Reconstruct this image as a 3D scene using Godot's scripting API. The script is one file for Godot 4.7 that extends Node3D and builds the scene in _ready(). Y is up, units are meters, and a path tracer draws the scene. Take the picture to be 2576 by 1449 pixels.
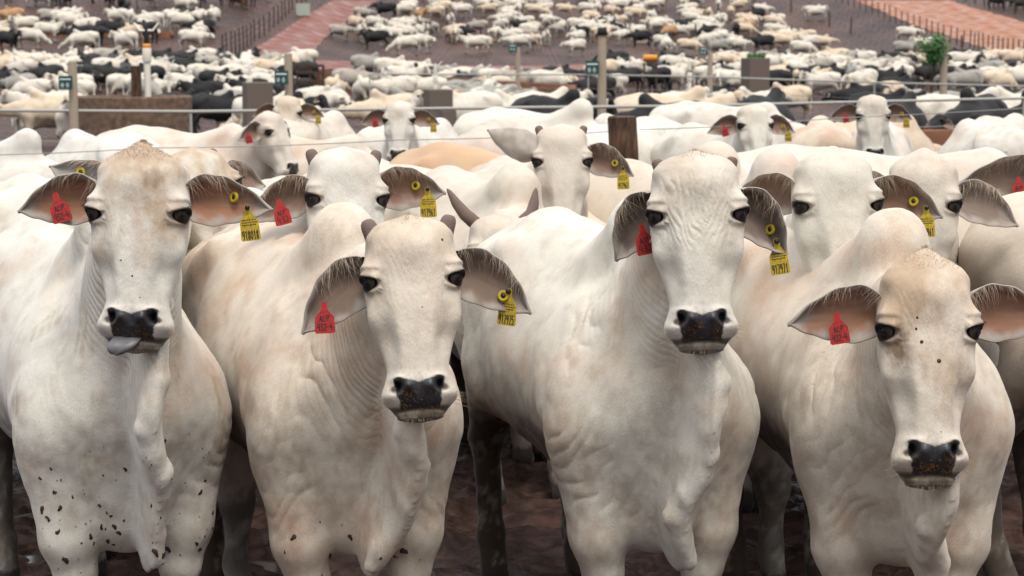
extends Node3D

const F := 4870.0          # focal length in pixels of a picture 2576 wide
const EYE := Vector3(0, 1.8, 0)
var cam: Camera3D
var view: Transform3D
var M := {}
var eye_mesh: Mesh
var stud_mesh: Mesh
var button_mesh: Mesh
var red_tags := []
var yellow_tags := []

# the place seen at (u, v) of the photograph, d metres along the lens axis
func at(u: float, v: float, d: float) -> Vector3:
	return view * (Vector3((u - 1288.0) / F, (724.5 - v) / F, -1.0) * d)

func _ready() -> void:
	# camera
	cam = Camera3D.new()
	cam.name = "camera"
	add_child(cam)
	cam.position = EYE
	cam.rotation.x = -atan((724.5 - 130.0) / F)
	view = cam.transform
	cam.near = 0.1
	cam.far = 2000.0
	var lens := CameraAttributesPhysical.new()
	lens.frustum_focal_length = 12.0 * F / 724.5
	lens.frustum_focus_distance = 4.95
	lens.exposure_aperture = 10.5
	cam.attributes = lens
	cam.current = true
	# overcast, rainy daylight
	var env := Environment.new()
	env.background_mode = Environment.BG_SKY
	var sky := ProceduralSkyMaterial.new()
	sky.sky_top_color = Color(0.95, 0.975, 1.0)
	sky.sky_horizon_color = Color(0.54, 0.56, 0.58)
	sky.sky_curve = 0.55
	sky.ground_bottom_color = Color(0.2, 0.15, 0.12)
	sky.ground_horizon_color = Color(0.35, 0.32, 0.3)
	sky.sky_energy_multiplier = 1.0
	env.sky = Sky.new()
	env.sky.sky_material = sky
	env.tonemap_mode = Environment.TONE_MAPPER_LINEAR
	env.tonemap_exposure = 2.38
	env.sdfgi_enabled = true
	env.ssao_enabled = true
	env.ssil_enabled = true
	var we := WorldEnvironment.new()
	we.name = "world_environment"
	we.environment = env
	add_child(we)
	var sun := DirectionalLight3D.new()
	sun.name = "sun"
	sun.light_energy = 0.45
	sun.light_color = Color(1.0, 0.98, 0.95)
	sun.light_angular_distance = 25.0
	sun.shadow_enabled = true
	sun.rotation_degrees = Vector3(-62, 20, 0)
	add_child(sun)
	materials()
	shared_parts()
	build_setting()
	build_herd()
	build_far()

func mat(c: Color, rough := 0.8, spec := 0.4) -> StandardMaterial3D:
	var m := StandardMaterial3D.new()
	m.albedo_color = c.linear_to_srgb()
	m.roughness = rough
	m.metallic_specular = spec
	return m

func noise_tex(freq: float, seed_: int, octaves: int, lo: float, hi: float, size := 512, normal := 0.0) -> NoiseTexture2D:
	var n := FastNoiseLite.new()
	n.seed = seed_; n.frequency = freq; n.fractal_octaves = octaves
	var t := NoiseTexture2D.new()
	t.width = size; t.height = size; t.seamless = true; t.noise = n
	if normal > 0.0:
		t.as_normal_map = true
		t.bump_strength = normal
	else:
		var g := Gradient.new()
		g.set_color(0, Color(lo, lo, lo)); g.set_color(1, Color(hi, hi, hi))
		t.color_ramp = g
	return t

func materials() -> void:
	var fur := noise_tex(0.16, 3, 4, 0.82, 1.0)
	var fur_n := noise_tex(0.14, 5, 3, 0, 1, 512, 5.0)
	var h := mat(Color(0.86, 0.85, 0.83), 0.75, 0.28)
	h.vertex_color_use_as_albedo = true
	h.albedo_texture = fur
	h.normal_enabled = true; h.normal_texture = fur_n; h.normal_scale = 0.12
	h.uv1_triplanar = true; h.uv1_scale = Vector3(3.4, 1.1, 3.4)
	h.rim_enabled = true; h.rim = 0.25; h.rim_tint = 0.5
	M.hide = h
	var nose := mat(Color.WHITE, 0.3, 0.5)
	nose.vertex_color_use_as_albedo = true
	nose.normal_enabled = true; nose.normal_texture = noise_tex(0.16, 9, 2, 0, 1, 256, 6.0); nose.normal_scale = 0.5
	nose.uv1_triplanar = true; nose.uv1_scale = Vector3(9, 9, 9)
	M.nose = nose
	var ear := mat(Color(0.85, 0.85, 0.85), 0.8, 0.3)
	ear.vertex_color_use_as_albedo = true
	ear.albedo_texture = fur
	ear.uv1_triplanar = true; ear.uv1_scale = Vector3(4, 9, 9)
	ear.rim_enabled = true; ear.rim = 0.3
	ear.backlight_enabled = true; ear.backlight = Color(0.12, 0.05, 0.03)
	M.ear = ear
	var hair := mat(Color.WHITE, 0.6, 0.4)
	hair.vertex_color_use_as_albedo = true
	M.hair = hair
	M.lid = mat(Color.WHITE, 0.6, 0.3)
	M.lid.vertex_color_use_as_albedo = true
	M.whisker = mat(Color(0.25, 0.18, 0.11), 0.6)
	M.dark_hair = mat(Color(0.02, 0.016, 0.014), 0.5)
	M.eye = mat(Color(0.006, 0.005, 0.006), 0.1, 0.32)
	M.horn = mat(Color(0.13, 0.085, 0.07), 0.6)
	M.horn.normal_enabled = true; M.horn.normal_texture = fur_n; M.horn.uv1_triplanar = true; M.horn.uv1_scale = Vector3(10, 3, 10)
	M.tail = mat(Color(0.45, 0.38, 0.31), 0.8)
	M.red = mat(Color(0.45, 0.025, 0.025), 0.5)
	M.yellow = mat(Color(0.5, 0.35, 0.022), 0.5)
	for m in [M.red, M.yellow]:
		m.albedo_texture = noise_tex(0.03, 71, 4, 0.72, 1.0, 256)
		m.uv1_triplanar = true; m.uv1_scale = Vector3(9, 9, 9)
	M.ink = mat(Color(0.03, 0.022, 0.02), 0.7)
	M.black_plastic = mat(Color(0.012, 0.011, 0.01), 0.4)
	M.tongue = mat(Color(0.13, 0.125, 0.13), 0.4)
	M.tongue.albedo_texture = fur; M.tongue.uv1_triplanar = true; M.tongue.uv1_scale = Vector3(9, 9, 9)
	M.stump_wood = mat(Color(0.17, 0.085, 0.045), 0.8)
	M.stump_wood.albedo_texture = noise_tex(0.025, 52, 4, 0.2, 1.0, 256)
	M.stump_wood.uv1_triplanar = true; M.stump_wood.uv1_scale = Vector3(3, 0.6, 3)
	M.pale_wood = mat(Color(0.3, 0.24, 0.18), 0.85)
	M.concrete_dark = mat(Color(0.11, 0.085, 0.07), 0.9)
	M.green_board = mat(Color(0.012, 0.055, 0.05), 0.5)
	M.white_paint = mat(Color(0.6, 0.65, 0.63), 0.6)
	M.white_pipe = mat(Color(0.6, 0.55, 0.47), 0.5)
	M.leaf = mat(Color(0.045, 0.13, 0.03), 0.6)
	M.mud = mat(Color(0.03, 0.022, 0.017), 0.55)

func shared_parts() -> void:
	var sp := SphereMesh.new()
	sp.radius = 0.0195; sp.height = 0.039; sp.radial_segments = 28; sp.rings = 16
	sp.material = M.eye
	eye_mesh = sp
	var a := lathe([[0.0, 0.011], [0.0055, 0.0105], [0.0068, 0.008], [0.0068, -0.002], [0.0, -0.002]], 14)
	stud_mesh = to_mesh(a[0], a[1], null, a[3], M.black_plastic)
	a = lathe([[0.0065, 0.004], [0.0075, 0.0062], [0.013, 0.0065], [0.0148, 0.004], [0.0148, -0.001], [0.0, -0.001]], 22)
	var bm := to_mesh(a[0], a[1], null, a[3], M.yellow)
	a = lathe([[0.0, 0.007], [0.0035, 0.0065], [0.0055, 0.0045], [0.0068, 0.004], [0.0068, 0.0]], 14)
	to_mesh(a[0], a[1], null, a[3], M.black_plastic, bm)
	button_mesh = bm
	# hand-lettered red tags and printed yellow ones
	for t in [["ALP", "432-4"], ["ALP", "432-4"], ["ALP", "432"]]:
		red_tags.append(tag_mesh(0.0255, 0.071, [[t[0], Vector2(0.027, 0.014), Vector2(-0.013, -0.041), 0.0023, 0.0005], [t[1], Vector2(0.038, 0.0175), Vector2(-0.018, -0.064), 0.0023, 0.0003]], M.red, M.ink, false))
	for t in ["918018", "917975", "917971", "917961"]:
		yellow_tags.append(tag_mesh(0.0255, 0.087, [[t, Vector2(0.043, 0.022), Vector2(-0.021, -0.083), 0.0024]], M.yellow, M.ink, true))

func make_noise(seed_: int) -> FastNoiseLite:
	var n := FastNoiseLite.new()
	n.seed = seed_
	n.noise_type = FastNoiseLite.TYPE_SIMPLEX_SMOOTH
	n.frequency = 0.02
	n.fractal_octaves = 3
	return n

# head placed by where its poll is; nose: degrees the muzzle is pushed forward of the poll
func head_at(poll: Vector3, turn: float, nose: float, roll: float, tall := 0.94) -> Transform3D:
	var b := Basis(Vector3.UP, deg_to_rad(turn)) * Basis(Vector3.RIGHT, deg_to_rad(-nose)) * Basis(Vector3.BACK, deg_to_rad(roll)) * Basis.from_scale(Vector3(1, tall, 1))
	return Transform3D(b, poll)

func dewlap(s: Dictionary, lumps: Array, ph: float, bottom := 0.5, fwd := 0.24) -> Array:
	var jaw: Vector3 = s.head * Vector3(0, -0.31, -0.17)
	var out := []
	var last := Vector3.ZERO; var last_in := Vector3.ZERO
	var steps := 12
	for i in steps + 1:
		var f := float(i) / steps
		var x := jaw.x * (1.0 - f) + 0.034 * sin(f * 8.5 + ph) + 0.018 * sin(f * 19.0 + ph * 2.0)
		var y := lerpf(jaw.y - 0.03, bottom, f)
		var z := lerpf(jaw.z, fwd, pow(f, 0.8)) + 0.13 * sin(PI * minf(f * 1.15, 1.0)) + 0.02
		var e := Vector3(x, y, z)
		var inn := Vector3(x * 0.55 + jaw.x * 0.3 * (1.0 - f), y + 0.04, z - 0.1)
		if i > 0:
			var r: float = lumps[i % lumps.size()] * 0.86
			var r0: float = lumps[(i - 1) % lumps.size()] * 0.86
			out.append([last, e, r0, r, 0.02, Vector3.RIGHT, 0.85])
			out.append([last_in, inn, 0.095, 0.095, 0.026, Vector3.RIGHT, 0.2])
		last = e; last_in = inn
	return out

var jobs := []
var results := []
func run_job(i: int) -> void:
	results[i] = cow_build(jobs[i])
# ---------------------------------------------------------------- from arrays to nodes
func to_mesh(V, N, C, I, m: Material, am: ArrayMesh = null) -> ArrayMesh:
	if am == null:
		am = ArrayMesh.new()
	var ar := []
	ar.resize(Mesh.ARRAY_MAX)
	ar[Mesh.ARRAY_VERTEX] = V; ar[Mesh.ARRAY_NORMAL] = N
	if C != null:
		ar[Mesh.ARRAY_COLOR] = C
	ar[Mesh.ARRAY_INDEX] = I
	am.add_surface_from_arrays(Mesh.PRIMITIVE_TRIANGLES, ar)
	am.surface_set_material(am.get_surface_count() - 1, m)
	return am

func put(parent: Node, called: String, mesh: Mesh, at := Transform3D.IDENTITY, m: Material = null) -> MeshInstance3D:
	var o := MeshInstance3D.new()
	o.name = called
	o.mesh = mesh
	if m:
		o.material_override = m
	parent.add_child(o, true)
	o.transform = at
	return o

var taken := {}
func numbered(called: String) -> String:
	var n: int = taken.get(called, 0)
	taken[called] = n + 1
	return called if n == 0 else "%s_%03d" % [called, n]

func thing(called: String, label: String, category: String, at := Transform3D.IDENTITY, group := "") -> Node3D:
	var o := Node3D.new()
	o.name = numbered(called)
	add_child(o)
	o.transform = at
	tag(o, label, category, group)
	return o

func tag(o: Node, label: String, category: String, group := "") -> void:
	o.set_meta("label", label)
	o.set_meta("category", category)
	if group:
		o.set_meta("group", group)

func mirrored(a: Array) -> Array:
	var V: PackedVector3Array = a[0].duplicate(); var N: PackedVector3Array = a[1].duplicate(); var I: PackedInt32Array = a[3].duplicate()
	for i in V.size():
		V[i].x = -V[i].x; N[i].x = -N[i].x
	for i in range(0, I.size(), 3):
		var t := I[i]; I[i] = I[i + 1]; I[i + 1] = t
	return [V, N, a[2], I]

# a flat plate with a rim: outline in metres, counter-clockwise
func plate(outline: PackedVector2Array, thick: float) -> Array:
	var V := PackedVector3Array(); var I := PackedInt32Array(); var N := PackedVector3Array()
	var tri := Geometry2D.triangulate_polygon(outline)
	for side in 2:
		var z := thick * 0.5 * (1.0 if side == 0 else -1.0)
		var o := V.size()
		for p in outline:
			V.append(Vector3(p.x, p.y, z)); N.append(Vector3(0, 0, signf(z)))
		for i in range(0, tri.size(), 3):
			var a := outline[tri[i]]; var b := outline[tri[i + 1]]; var c := outline[tri[i + 2]]
			var ccw := (b - a).cross(c - a) > 0.0
			if ccw == (side == 0):
				I.append_array([o + tri[i], o + tri[i + 2], o + tri[i + 1]])
			else:
				I.append_array([o + tri[i], o + tri[i + 1], o + tri[i + 2]])
	for i in outline.size():
		var a := outline[i]; var b := outline[(i + 1) % outline.size()]
		var n := Vector3((b - a).y, -(b - a).x, 0).normalized()
		var o := V.size()
		for q in [a, b]:
			V.append(Vector3(q.x, q.y, thick * 0.5)); V.append(Vector3(q.x, q.y, -thick * 0.5))
			N.append(n); N.append(n)
		I.append_array([o, o + 2, o + 1, o + 2, o + 3, o + 1])
	return [V, N, null, I]

# pen strokes for the lettering, in a box one high and about 0.6 wide
const GLYPHS := {
	"A": [[0, 0, 0.3, 1, 0.6, 0], [0.12, 0.38, 0.5, 0.4]], "L": [[0.05, 1, 0.03, 0.02, 0.5, 0.05]], "P": [[0.05, 0, 0.05, 1, 0.45, 0.95, 0.52, 0.7, 0.4, 0.5, 0.05, 0.48]],
	"4": [[0.08, 1, 0.02, 0.45, 0.55, 0.47], [0.48, 0.95, 0.44, 0]], "3": [[0.05, 0.92, 0.35, 1, 0.48, 0.78, 0.2, 0.55, 0.5, 0.38, 0.42, 0.06, 0.03, 0.04]],
	"2": [[0.04, 0.8, 0.25, 1, 0.48, 0.8, 0.35, 0.45, 0.03, 0.02, 0.55, 0.05]], "-": [[0.08, 0.48, 0.4, 0.52]], "9": [[0.5, 0.7, 0.3, 0.48, 0.06, 0.62, 0.1, 0.92, 0.35, 1, 0.5, 0.8, 0.46, 0.3, 0.3, 0.0]],
	"1": [[0.15, 0.8, 0.32, 1, 0.32, 0]], "8": [[0.28, 0.53, 0.06, 0.75, 0.28, 1, 0.5, 0.76, 0.28, 0.53, 0.03, 0.26, 0.28, 0, 0.53, 0.26, 0.28, 0.53]],
	"0": [[0.28, 1, 0.06, 0.75, 0.06, 0.25, 0.28, 0, 0.5, 0.25, 0.5, 0.75, 0.28, 1]], "7": [[0.04, 1, 0.52, 1, 0.22, 0]], "5": [[0.48, 1, 0.1, 1, 0.07, 0.58, 0.35, 0.62, 0.52, 0.35, 0.38, 0.04, 0.05, 0.04]], "6": [[0.45, 1, 0.12, 0.55, 0.06, 0.2, 0.28, 0, 0.5, 0.22, 0.35, 0.5, 0.08, 0.35]],
}

func strokes(text: String, size: Vector2, at: Vector2, pen: float, z: float, V: PackedVector3Array, N: PackedVector3Array, I: PackedInt32Array, slope := 0.0) -> void:
	var wide := size.x / text.length()
	for k in text.length():
		for line in GLYPHS.get(text[k], []):
			for i in range(0, line.size() - 2, 2):
				var a := at + Vector2((k + float(line[i]) * 1.35) * wide, float(line[i + 1]) * size.y + slope * k)
				var b := at + Vector2((k + float(line[i + 2]) * 1.35) * wide, float(line[i + 3]) * size.y + slope * k)
				var d := (b - a).normalized() * pen * 0.5
				a -= d * 0.6; b += d * 0.6
				var n := Vector2(-d.y, d.x)
				var o := V.size()
				for q in [a + n, a - n, b + n, b - n]:
					V.append(Vector3(q.x, q.y, z)); N.append(Vector3(0, 0, 1))
				I.append_array([o, o + 2, o + 1, o + 1, o + 2, o + 3])

func tag_mesh(half: float, tall: float, lines: Array, paint: Material, ink: Material, small_print: bool) -> ArrayMesh:
	var out := PackedVector2Array()
	var r := half * 0.32
	var pts := [Vector2(half, -tall + 0.004), Vector2(half * 0.93, -tall * 0.42), Vector2(r, -tall * 0.16)]
	out.append(Vector2(half - 0.004, -tall))
	out.append_array(PackedVector2Array(pts))
	for i in 9:
		var a := PI * i / 8.0
		out.append(Vector2(cos(a) * r, sin(a) * r))
	for i in [2, 1, 0]:
		out.append(Vector2(-pts[i].x, pts[i].y))
	out.append(Vector2(-half + 0.004, -tall))
	var a := plate(out, 0.0022)
	var am := to_mesh(a[0], a[1], null, a[3], paint)
	var V := PackedVector3Array(); var N := PackedVector3Array(); var I := PackedInt32Array()
	for l in lines:
		strokes(l[0], l[1], l[2], l[3], 0.0017, V, N, I, l[4] if l.size() > 4 else 0.0)
	if small_print:
		var rng := RandomNumberGenerator.new(); rng.seed = 4
		for row in 3:
			var x := -half * 0.75
			while x < half * 0.7:
				var w := rng.randf_range(0.001, 0.0035)
				var y := -tall * (0.36 + 0.075 * row)
				var o := V.size()
				for q in [Vector2(x, y), Vector2(x, y - 0.0032), Vector2(x + w, y), Vector2(x + w, y - 0.0032)]:
					V.append(Vector3(q.x, q.y, 0.0017)); N.append(Vector3(0, 0, 1))
				I.append_array([o, o + 2, o + 1, o + 1, o + 2, o + 3])
				x += w + rng.randf_range(0.0008, 0.002)
	if V.size():
		to_mesh(V, N, null, I, ink, am)
	return am

# a turned shape round the z axis: profile of [radius, z]
func lathe(profile: Array, n := 20) -> Array:
	var V := PackedVector3Array(); var I := PackedInt32Array()
	for p in profile:
		for j in n:
			var a := TAU * j / n
			V.append(Vector3(cos(a) * p[0], sin(a) * p[0], p[1]))
	for i in profile.size() - 1:
		for j in n:
			var a := i * n + j; var b := i * n + (j + 1) % n
			I.append_array([a, a + n, b, b, a + n, b + n])
	return [V, normals(V, I), null, I]

# a tapering bent tube through points with radii; cap: closed round ends
static func tube(pts: Array, radii: Array, n := 10) -> Array:
	var V := PackedVector3Array(); var I := PackedInt32Array()
	var m := pts.size()
	var up := Vector3(0.31, 0.2, 0.93).normalized()
	for i in m:
		var d: Vector3 = (pts[mini(i + 1, m - 1)] - pts[maxi(i - 1, 0)]).normalized()
		var x := up.cross(d).normalized()
		if x.length() < 0.1:
			x = Vector3.UP.cross(d).normalized()
		var y := d.cross(x)
		for j in n:
			var a := TAU * j / n
			V.append(pts[i] + (x * cos(a) + y * sin(a)) * radii[i])
	for i in m - 1:
		for j in n:
			var a := i * n + j; var b := i * n + (j + 1) % n
			I.append_array([a, b, a + n, b, b + n, a + n])
	for e in 2:
		var c := V.size()
		V.append(pts[0] if e == 0 else pts[m - 1])
		for j in n:
			var a := j + (0 if e == 0 else (m - 1) * n); var b := (j + 1) % n + (0 if e == 0 else (m - 1) * n)
			if e == 0:
				I.append_array([c, b, a])
			else:
				I.append_array([c, a, b])
	return [V, normals(V, I), null, I]
# ---------------------------------------------------------------- an animal as a thing with parts
func ear_basis(dir: Vector3, open: Vector3) -> Basis:
	var x := dir.normalized()
	var y := open.cross(x).normalized()
	return Basis(x, y, x.cross(y))

func add_cow(s: Dictionary, d: Dictionary) -> Node3D:
	var root := thing("cow", s.label, "cow", Transform3D(Basis(Vector3.UP, deg_to_rad(s.yaw)).scaled(Vector3.ONE * s.get("size", 1.0)), s.at), s.get("group", ""))
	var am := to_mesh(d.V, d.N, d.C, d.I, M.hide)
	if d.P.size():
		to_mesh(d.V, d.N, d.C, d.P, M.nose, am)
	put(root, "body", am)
	var hd: Transform3D = s.head
	var wide: float = s.get("wide", 1.0)
	if s.has("flecks"):
		var fr := RandomNumberGenerator.new(); fr.seed = 31
		var fa := flecks(d.V, d.N, d.head_from, s.flecks, fr)
		put(root, "mud_flecks", to_mesh(fa[0], fa[1], null, fa[3], M.mud)).set_meta("kind", "stuff")
	if s.has("poll_hair"):
		var pr := RandomNumberGenerator.new(); pr.seed = 57
		var pa := poll_hair(d.V, d.N, d.head_from, hd.affine_inverse(), s.poll_hair[0], s.poll_hair[1], s.poll_hair[2], pr)
		put(root, "poll_hair", to_mesh(pa[0], pa[1], pa[2], pa[3], M.hair)).set_meta("kind", "stuff")
	if s.has("face_specks"):
		for q in s.face_specks:
			var best := -1; var bd := 1e9
			for i in range(d.head_from, d.V.size()):
				var hp: Vector3 = hd.affine_inverse() * (d.V[i] as Vector3)
				if hp.z > -0.06:
					var dd := Vector2(hp.x - q[0], hp.y - q[1]).length()
					if dd < bd:
						bd = dd; best = i
			var sm := SphereMesh.new()
			sm.radius = q[2]; sm.height = q[2] * 1.1; sm.radial_segments = 10; sm.rings = 6
			put(root, "mud_speck", sm, Transform3D(Basis(Quaternion(Vector3.UP, d.N[best])), d.V[best]), M.mud)
	if s.get("tongue", false):
		var V := PackedVector3Array(); var I := PackedInt32Array()
		for i in 15:
			for j in 20:
				var f := i / 14.0
				var a := TAU * j / 20.0
				var w := 0.037 * sqrt(maxf(0.0, 1.0 - pow(maxf(f - 0.25, 0.0) / 0.75, 2.2)))
				var mid := Vector3(-0.012 - 0.028 * f, -0.5 - 0.056 * f, -0.04 + 0.03 * sin(PI * f * 0.7))
				V.append(mid + Vector3(cos(a) * w, 0.006 * sin(a) * 0.3, sin(a) * 0.010 - 0.004 * exp(-pow(cos(a) / 0.3, 2.0)) * signf(sin(a))))
		for i in 14:
			for j in 20:
				var a := i * 20 + j; var b := i * 20 + (j + 1) % 20
				I.append_array([a, a + 20, b, b, a + 20, b + 20])
		put(root, "tongue", to_mesh(V, normals(V, I), null, I, M.tongue), hd)
	if s.get("no_face", false):
		return root
	for side in [-1.0, 1.0]:
		var e := put(root, "eye", eye_mesh, hd * Transform3D(Basis(), Vector3(side * (0.1035 * wide), -0.173, -0.04)))
		var lash := put(e, "eyelashes", lash_mesh(side), Transform3D(hd.basis.inverse() * hd.basis, Vector3.ZERO), M.dark_hair)
		lash.set_meta("kind", "stuff")
		put(e, "eyelid", lid_mesh(side))
		var es: Dictionary = s.get("ear_a" if side < 0.0 else "ear_b", {})
		if es.get("none", false):
			continue
		var rng := RandomNumberGenerator.new(); rng.seed = hash(s.label) % 100000 + int(side)
		var ea := ear_build(es, s.fine, s.noise)
		var eh := ear_hair(es, es.get("hair", 100), rng) if s.fine < 1.6 else []
		var dir: Vector3 = es.get("dir", Vector3(0.95, 0.05, -0.25)); var open: Vector3 = es.get("open", Vector3(0.25, -0.15, 1.0))
		var b := ear_basis(dir, open)
		if side < 0.0:
			ea = mirrored(ea)
			if eh:
				eh = mirrored(eh)
			var mi := Basis.from_scale(Vector3(-1, 1, 1))
			b = mi * b * mi
		var ear := put(root, "ear", to_mesh(ea[0], ea[1], ea[2], ea[3], M.ear), hd * Transform3D(b, Vector3(side * 0.106 * wide, -0.118, -0.085)))
		if eh:
			put(ear, "ear_hair", to_mesh(eh[0], eh[1], eh[2], eh[3], M.hair)).set_meta("kind", "stuff")
		for t in es.get("tags", []):
			# t: kind, a, c on the ear, then how the tag hangs
			var p := ear_point(t[1], t[2], es)
			if side < 0.0:
				p.x = -p.x
			var world := root.global_transform * ear.transform * p
			var bs := Basis.from_euler(Vector3(deg_to_rad(t[3].x), deg_to_rad(t[3].y), deg_to_rad(t[3].z)))
			var g := Transform3D(bs, world + bs.z * t[4] + Vector3(0, 0, 0.012))
			var loc := (root.global_transform * ear.transform).affine_inverse() * g
			match t[0]:
				"red":
					put(ear, "red_ear_tag", red_tags[t[5]], loc)
				"yellow":
					put(ear, "yellow_ear_tag", yellow_tags[t[5]], loc)
					put(ear, "tag_stud", stud_mesh, loc, M.black_plastic)
				"button":
					put(ear, "round_ear_tag", button_mesh, loc)
	if s.fine < 1.2:
		put(root, "whiskers", whisker_mesh(), hd).set_meta("kind", "stuff")
	for hn in s.get("horns", []):
		# hn: side, foot on the head, points up from it and radii
		var a := tube(hn[0], hn[1], 12)
		put(root, "horn", to_mesh(a[0], a[1], null, a[3], M.horn), hd)
	if s.has("tail"):
		var a := tube(s.tail[0], s.tail[1], 10)
		put(root, "tail", to_mesh(a[0], a[1], null, a[3], M.tail))
	return root

var lids := {}
# a thick dark lid round the eyeball with an almond opening that slants down towards the nose
func lid_mesh(side: float) -> ArrayMesh:
	if lids.has(side):
		return lids[side]
	var V := PackedVector3Array(); var I := PackedInt32Array(); var C := PackedColorArray()
	var out := Vector3(side * 0.8, 0.02, 0.6).normalized()
	var long := (Vector3(-side * 0.6, 0, 0.8) * 0.8 + Vector3(0, -0.6, 0)).normalized()
	long = (long - out * long.dot(out)).normalized()
	var wide := out.cross(long)
	if wide.y < 0.0:
		wide = -wide
	var n := 36
	for ring in 6:
		for j in n:
			var a := TAU * j / n
			# the rim of the opening, then outward over the ball
			var hx := cos(a) * 0.48
			var hy := sin(a) * (0.27 if sin(a) > 0.0 else 0.29) * pow(1.0 - 0.75 * cos(a) * cos(a), 0.5)
			var edge := Vector2(hx, hy)
			var far := Vector2(cos(a), sin(a)) * 1.35
			var f := ring / 5.0
			var q := edge.lerp(far, pow(maxf(f - 0.12, 0.0) / 0.88, 1.1))
			var ang := q.length()
			var dir := out if ang < 1e-4 else (out * cos(ang) + (long * q.x + wide * q.y) / ang * sin(ang))
			var r := 0.0192 if ring == 0 else 0.0217 + (0.0012 if ring == 1 else 0.0) + (0.0018 * maxf(sin(a), 0.0) if ring < 4 else 0.0)
			V.append(dir * r)
			C.append(Color(0.008, 0.007, 0.006).lerp(Color(0.045, 0.034, 0.028), sstep(0.3, 0.95, f)))
	for i in 5:
		for j in n:
			var a := i * n + j; var b := i * n + (j + 1) % n
			if side > 0.0:
				I.append_array([a, b, a + n, b, b + n, a + n])
			else:
				I.append_array([a, a + n, b, b, a + n, b + n])
	lids[side] = to_mesh(V, normals(V, I), C, I, M.lid)
	return lids[side]

var whiskers: ArrayMesh
func whisker_mesh() -> ArrayMesh:
	if whiskers:
		return whiskers
	var rng := RandomNumberGenerator.new(); rng.seed = 9
	var V := PackedVector3Array(); var I := PackedInt32Array()
	for k in 70:
		var chin := k < 40
		var a := rng.randf_range(-1.0, 1.0)
		var p := Vector3(a * 0.055, -0.532 + 0.012 * a * a - rng.randf() * 0.01, -0.042 - 0.02 * a * a) if chin else Vector3(signf(a) * 0.086, -0.47 - rng.randf() * 0.04, -0.02 - rng.randf() * 0.05)
		var d := Vector3(a * 0.6 + rng.randfn(0, 0.2), -1.0, 0.5 + rng.randfn(0, 0.3)).normalized() if chin else Vector3(signf(a), rng.randf_range(-0.7, 0.0), rng.randf_range(0.0, 0.6)).normalized()
		var l := rng.randf_range(0.008, 0.02) if chin else rng.randf_range(0.02, 0.05)
		var w := d.cross(Vector3(0, 0, 1)).normalized() * 0.0004
		var o := V.size()
		V.append_array([p - w, p + w, p + d * l])
		I.append_array([o, o + 1, o + 2])
	whiskers = to_mesh(V, normals(V, I), null, I, M.whisker)
	return whiskers

var lashes := {}
func lash_mesh(side: float) -> ArrayMesh:
	if lashes.has(side):
		return lashes[side]
	var V := PackedVector3Array(); var I := PackedInt32Array(); var N := PackedVector3Array()
	for k in 16:
		var f := k / 15.0
		var a := lerpf(-0.9, 1.2, f)
		var p := Vector3(side * (0.012 + 0.006 * cos(a)), 0.017 * cos(a) + 0.006, 0.012 + 0.017 * sin(a) * 0.8)
		var dir := Vector3(side * 1.0, 0.25 - 0.3 * absf(a), 0.6 * a + 0.2).normalized()
		var o := V.size()
		for q in 4:
			var t := q / 3.0
			var c := p + dir * 0.017 * t + Vector3(0, -0.005, 0) * t * t
			var w := Vector3(0, 0.0005 * (1.0 - 0.8 * t), 0.0004 * (1.0 - 0.8 * t))
			V.append(c - w); V.append(c + w); N.append(Vector3(side * 0.5, 0.5, 0.7)); N.append(Vector3(side * 0.5, 0.5, 0.7))
		for q in 3:
			var i := o + q * 2
			I.append_array([i, i + 2, i + 1, i + 1, i + 2, i + 3])
	lashes[side] = to_mesh(V, normals(V, I), null, I, M.dark_hair)
	return lashes[side]

func horn_bud(side: float, x: float, y: float, z: float, tall: float, r: float, lean := 0.3) -> Array:
	var f := Vector3(side * x, y, z)
	var d := Vector3(side * lean, 1.0, -0.1).normalized()
	return [[f - d * 0.03, f + d * tall * 0.35, f + d * tall * 0.7, f + d * tall * 0.92, f + d * tall], [r, r * 0.96, r * 0.84, r * 0.6, r * 0.2]]
# ---------------------------------------------------------------- the herd in the near pen
func spec(label: String, u: float, depth: float, yaw: float, poll: Vector3, turn: float, nose: float, roll: float, more: Dictionary) -> Dictionary:
	# u, depth: where the front of the chest stands; poll: (u, v, depth) of the top of the head
	var g := at(u, 1000.0, depth)
	var s := {"label": label, "at": Vector3(g.x, 0.0, g.z), "yaw": yaw, "coat": Color(0.74, 0.68, 0.59), "size": 0.9, "front_mud_shade": 0.2, "cell": 0.015, "split": -0.25, "fine": 1.0, "noise": make_noise(11)}
	s.merge(more, true)
	var w := Transform3D(Basis(Vector3.UP, deg_to_rad(yaw)).scaled(Vector3.ONE * s.get("size", 1.0)), s.at)
	var hd := head_at(at(poll.x, poll.y, poll.z), turn, nose, roll, s.get("tall", 0.94))
	s.head = w.affine_inverse() * hd
	return s

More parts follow.
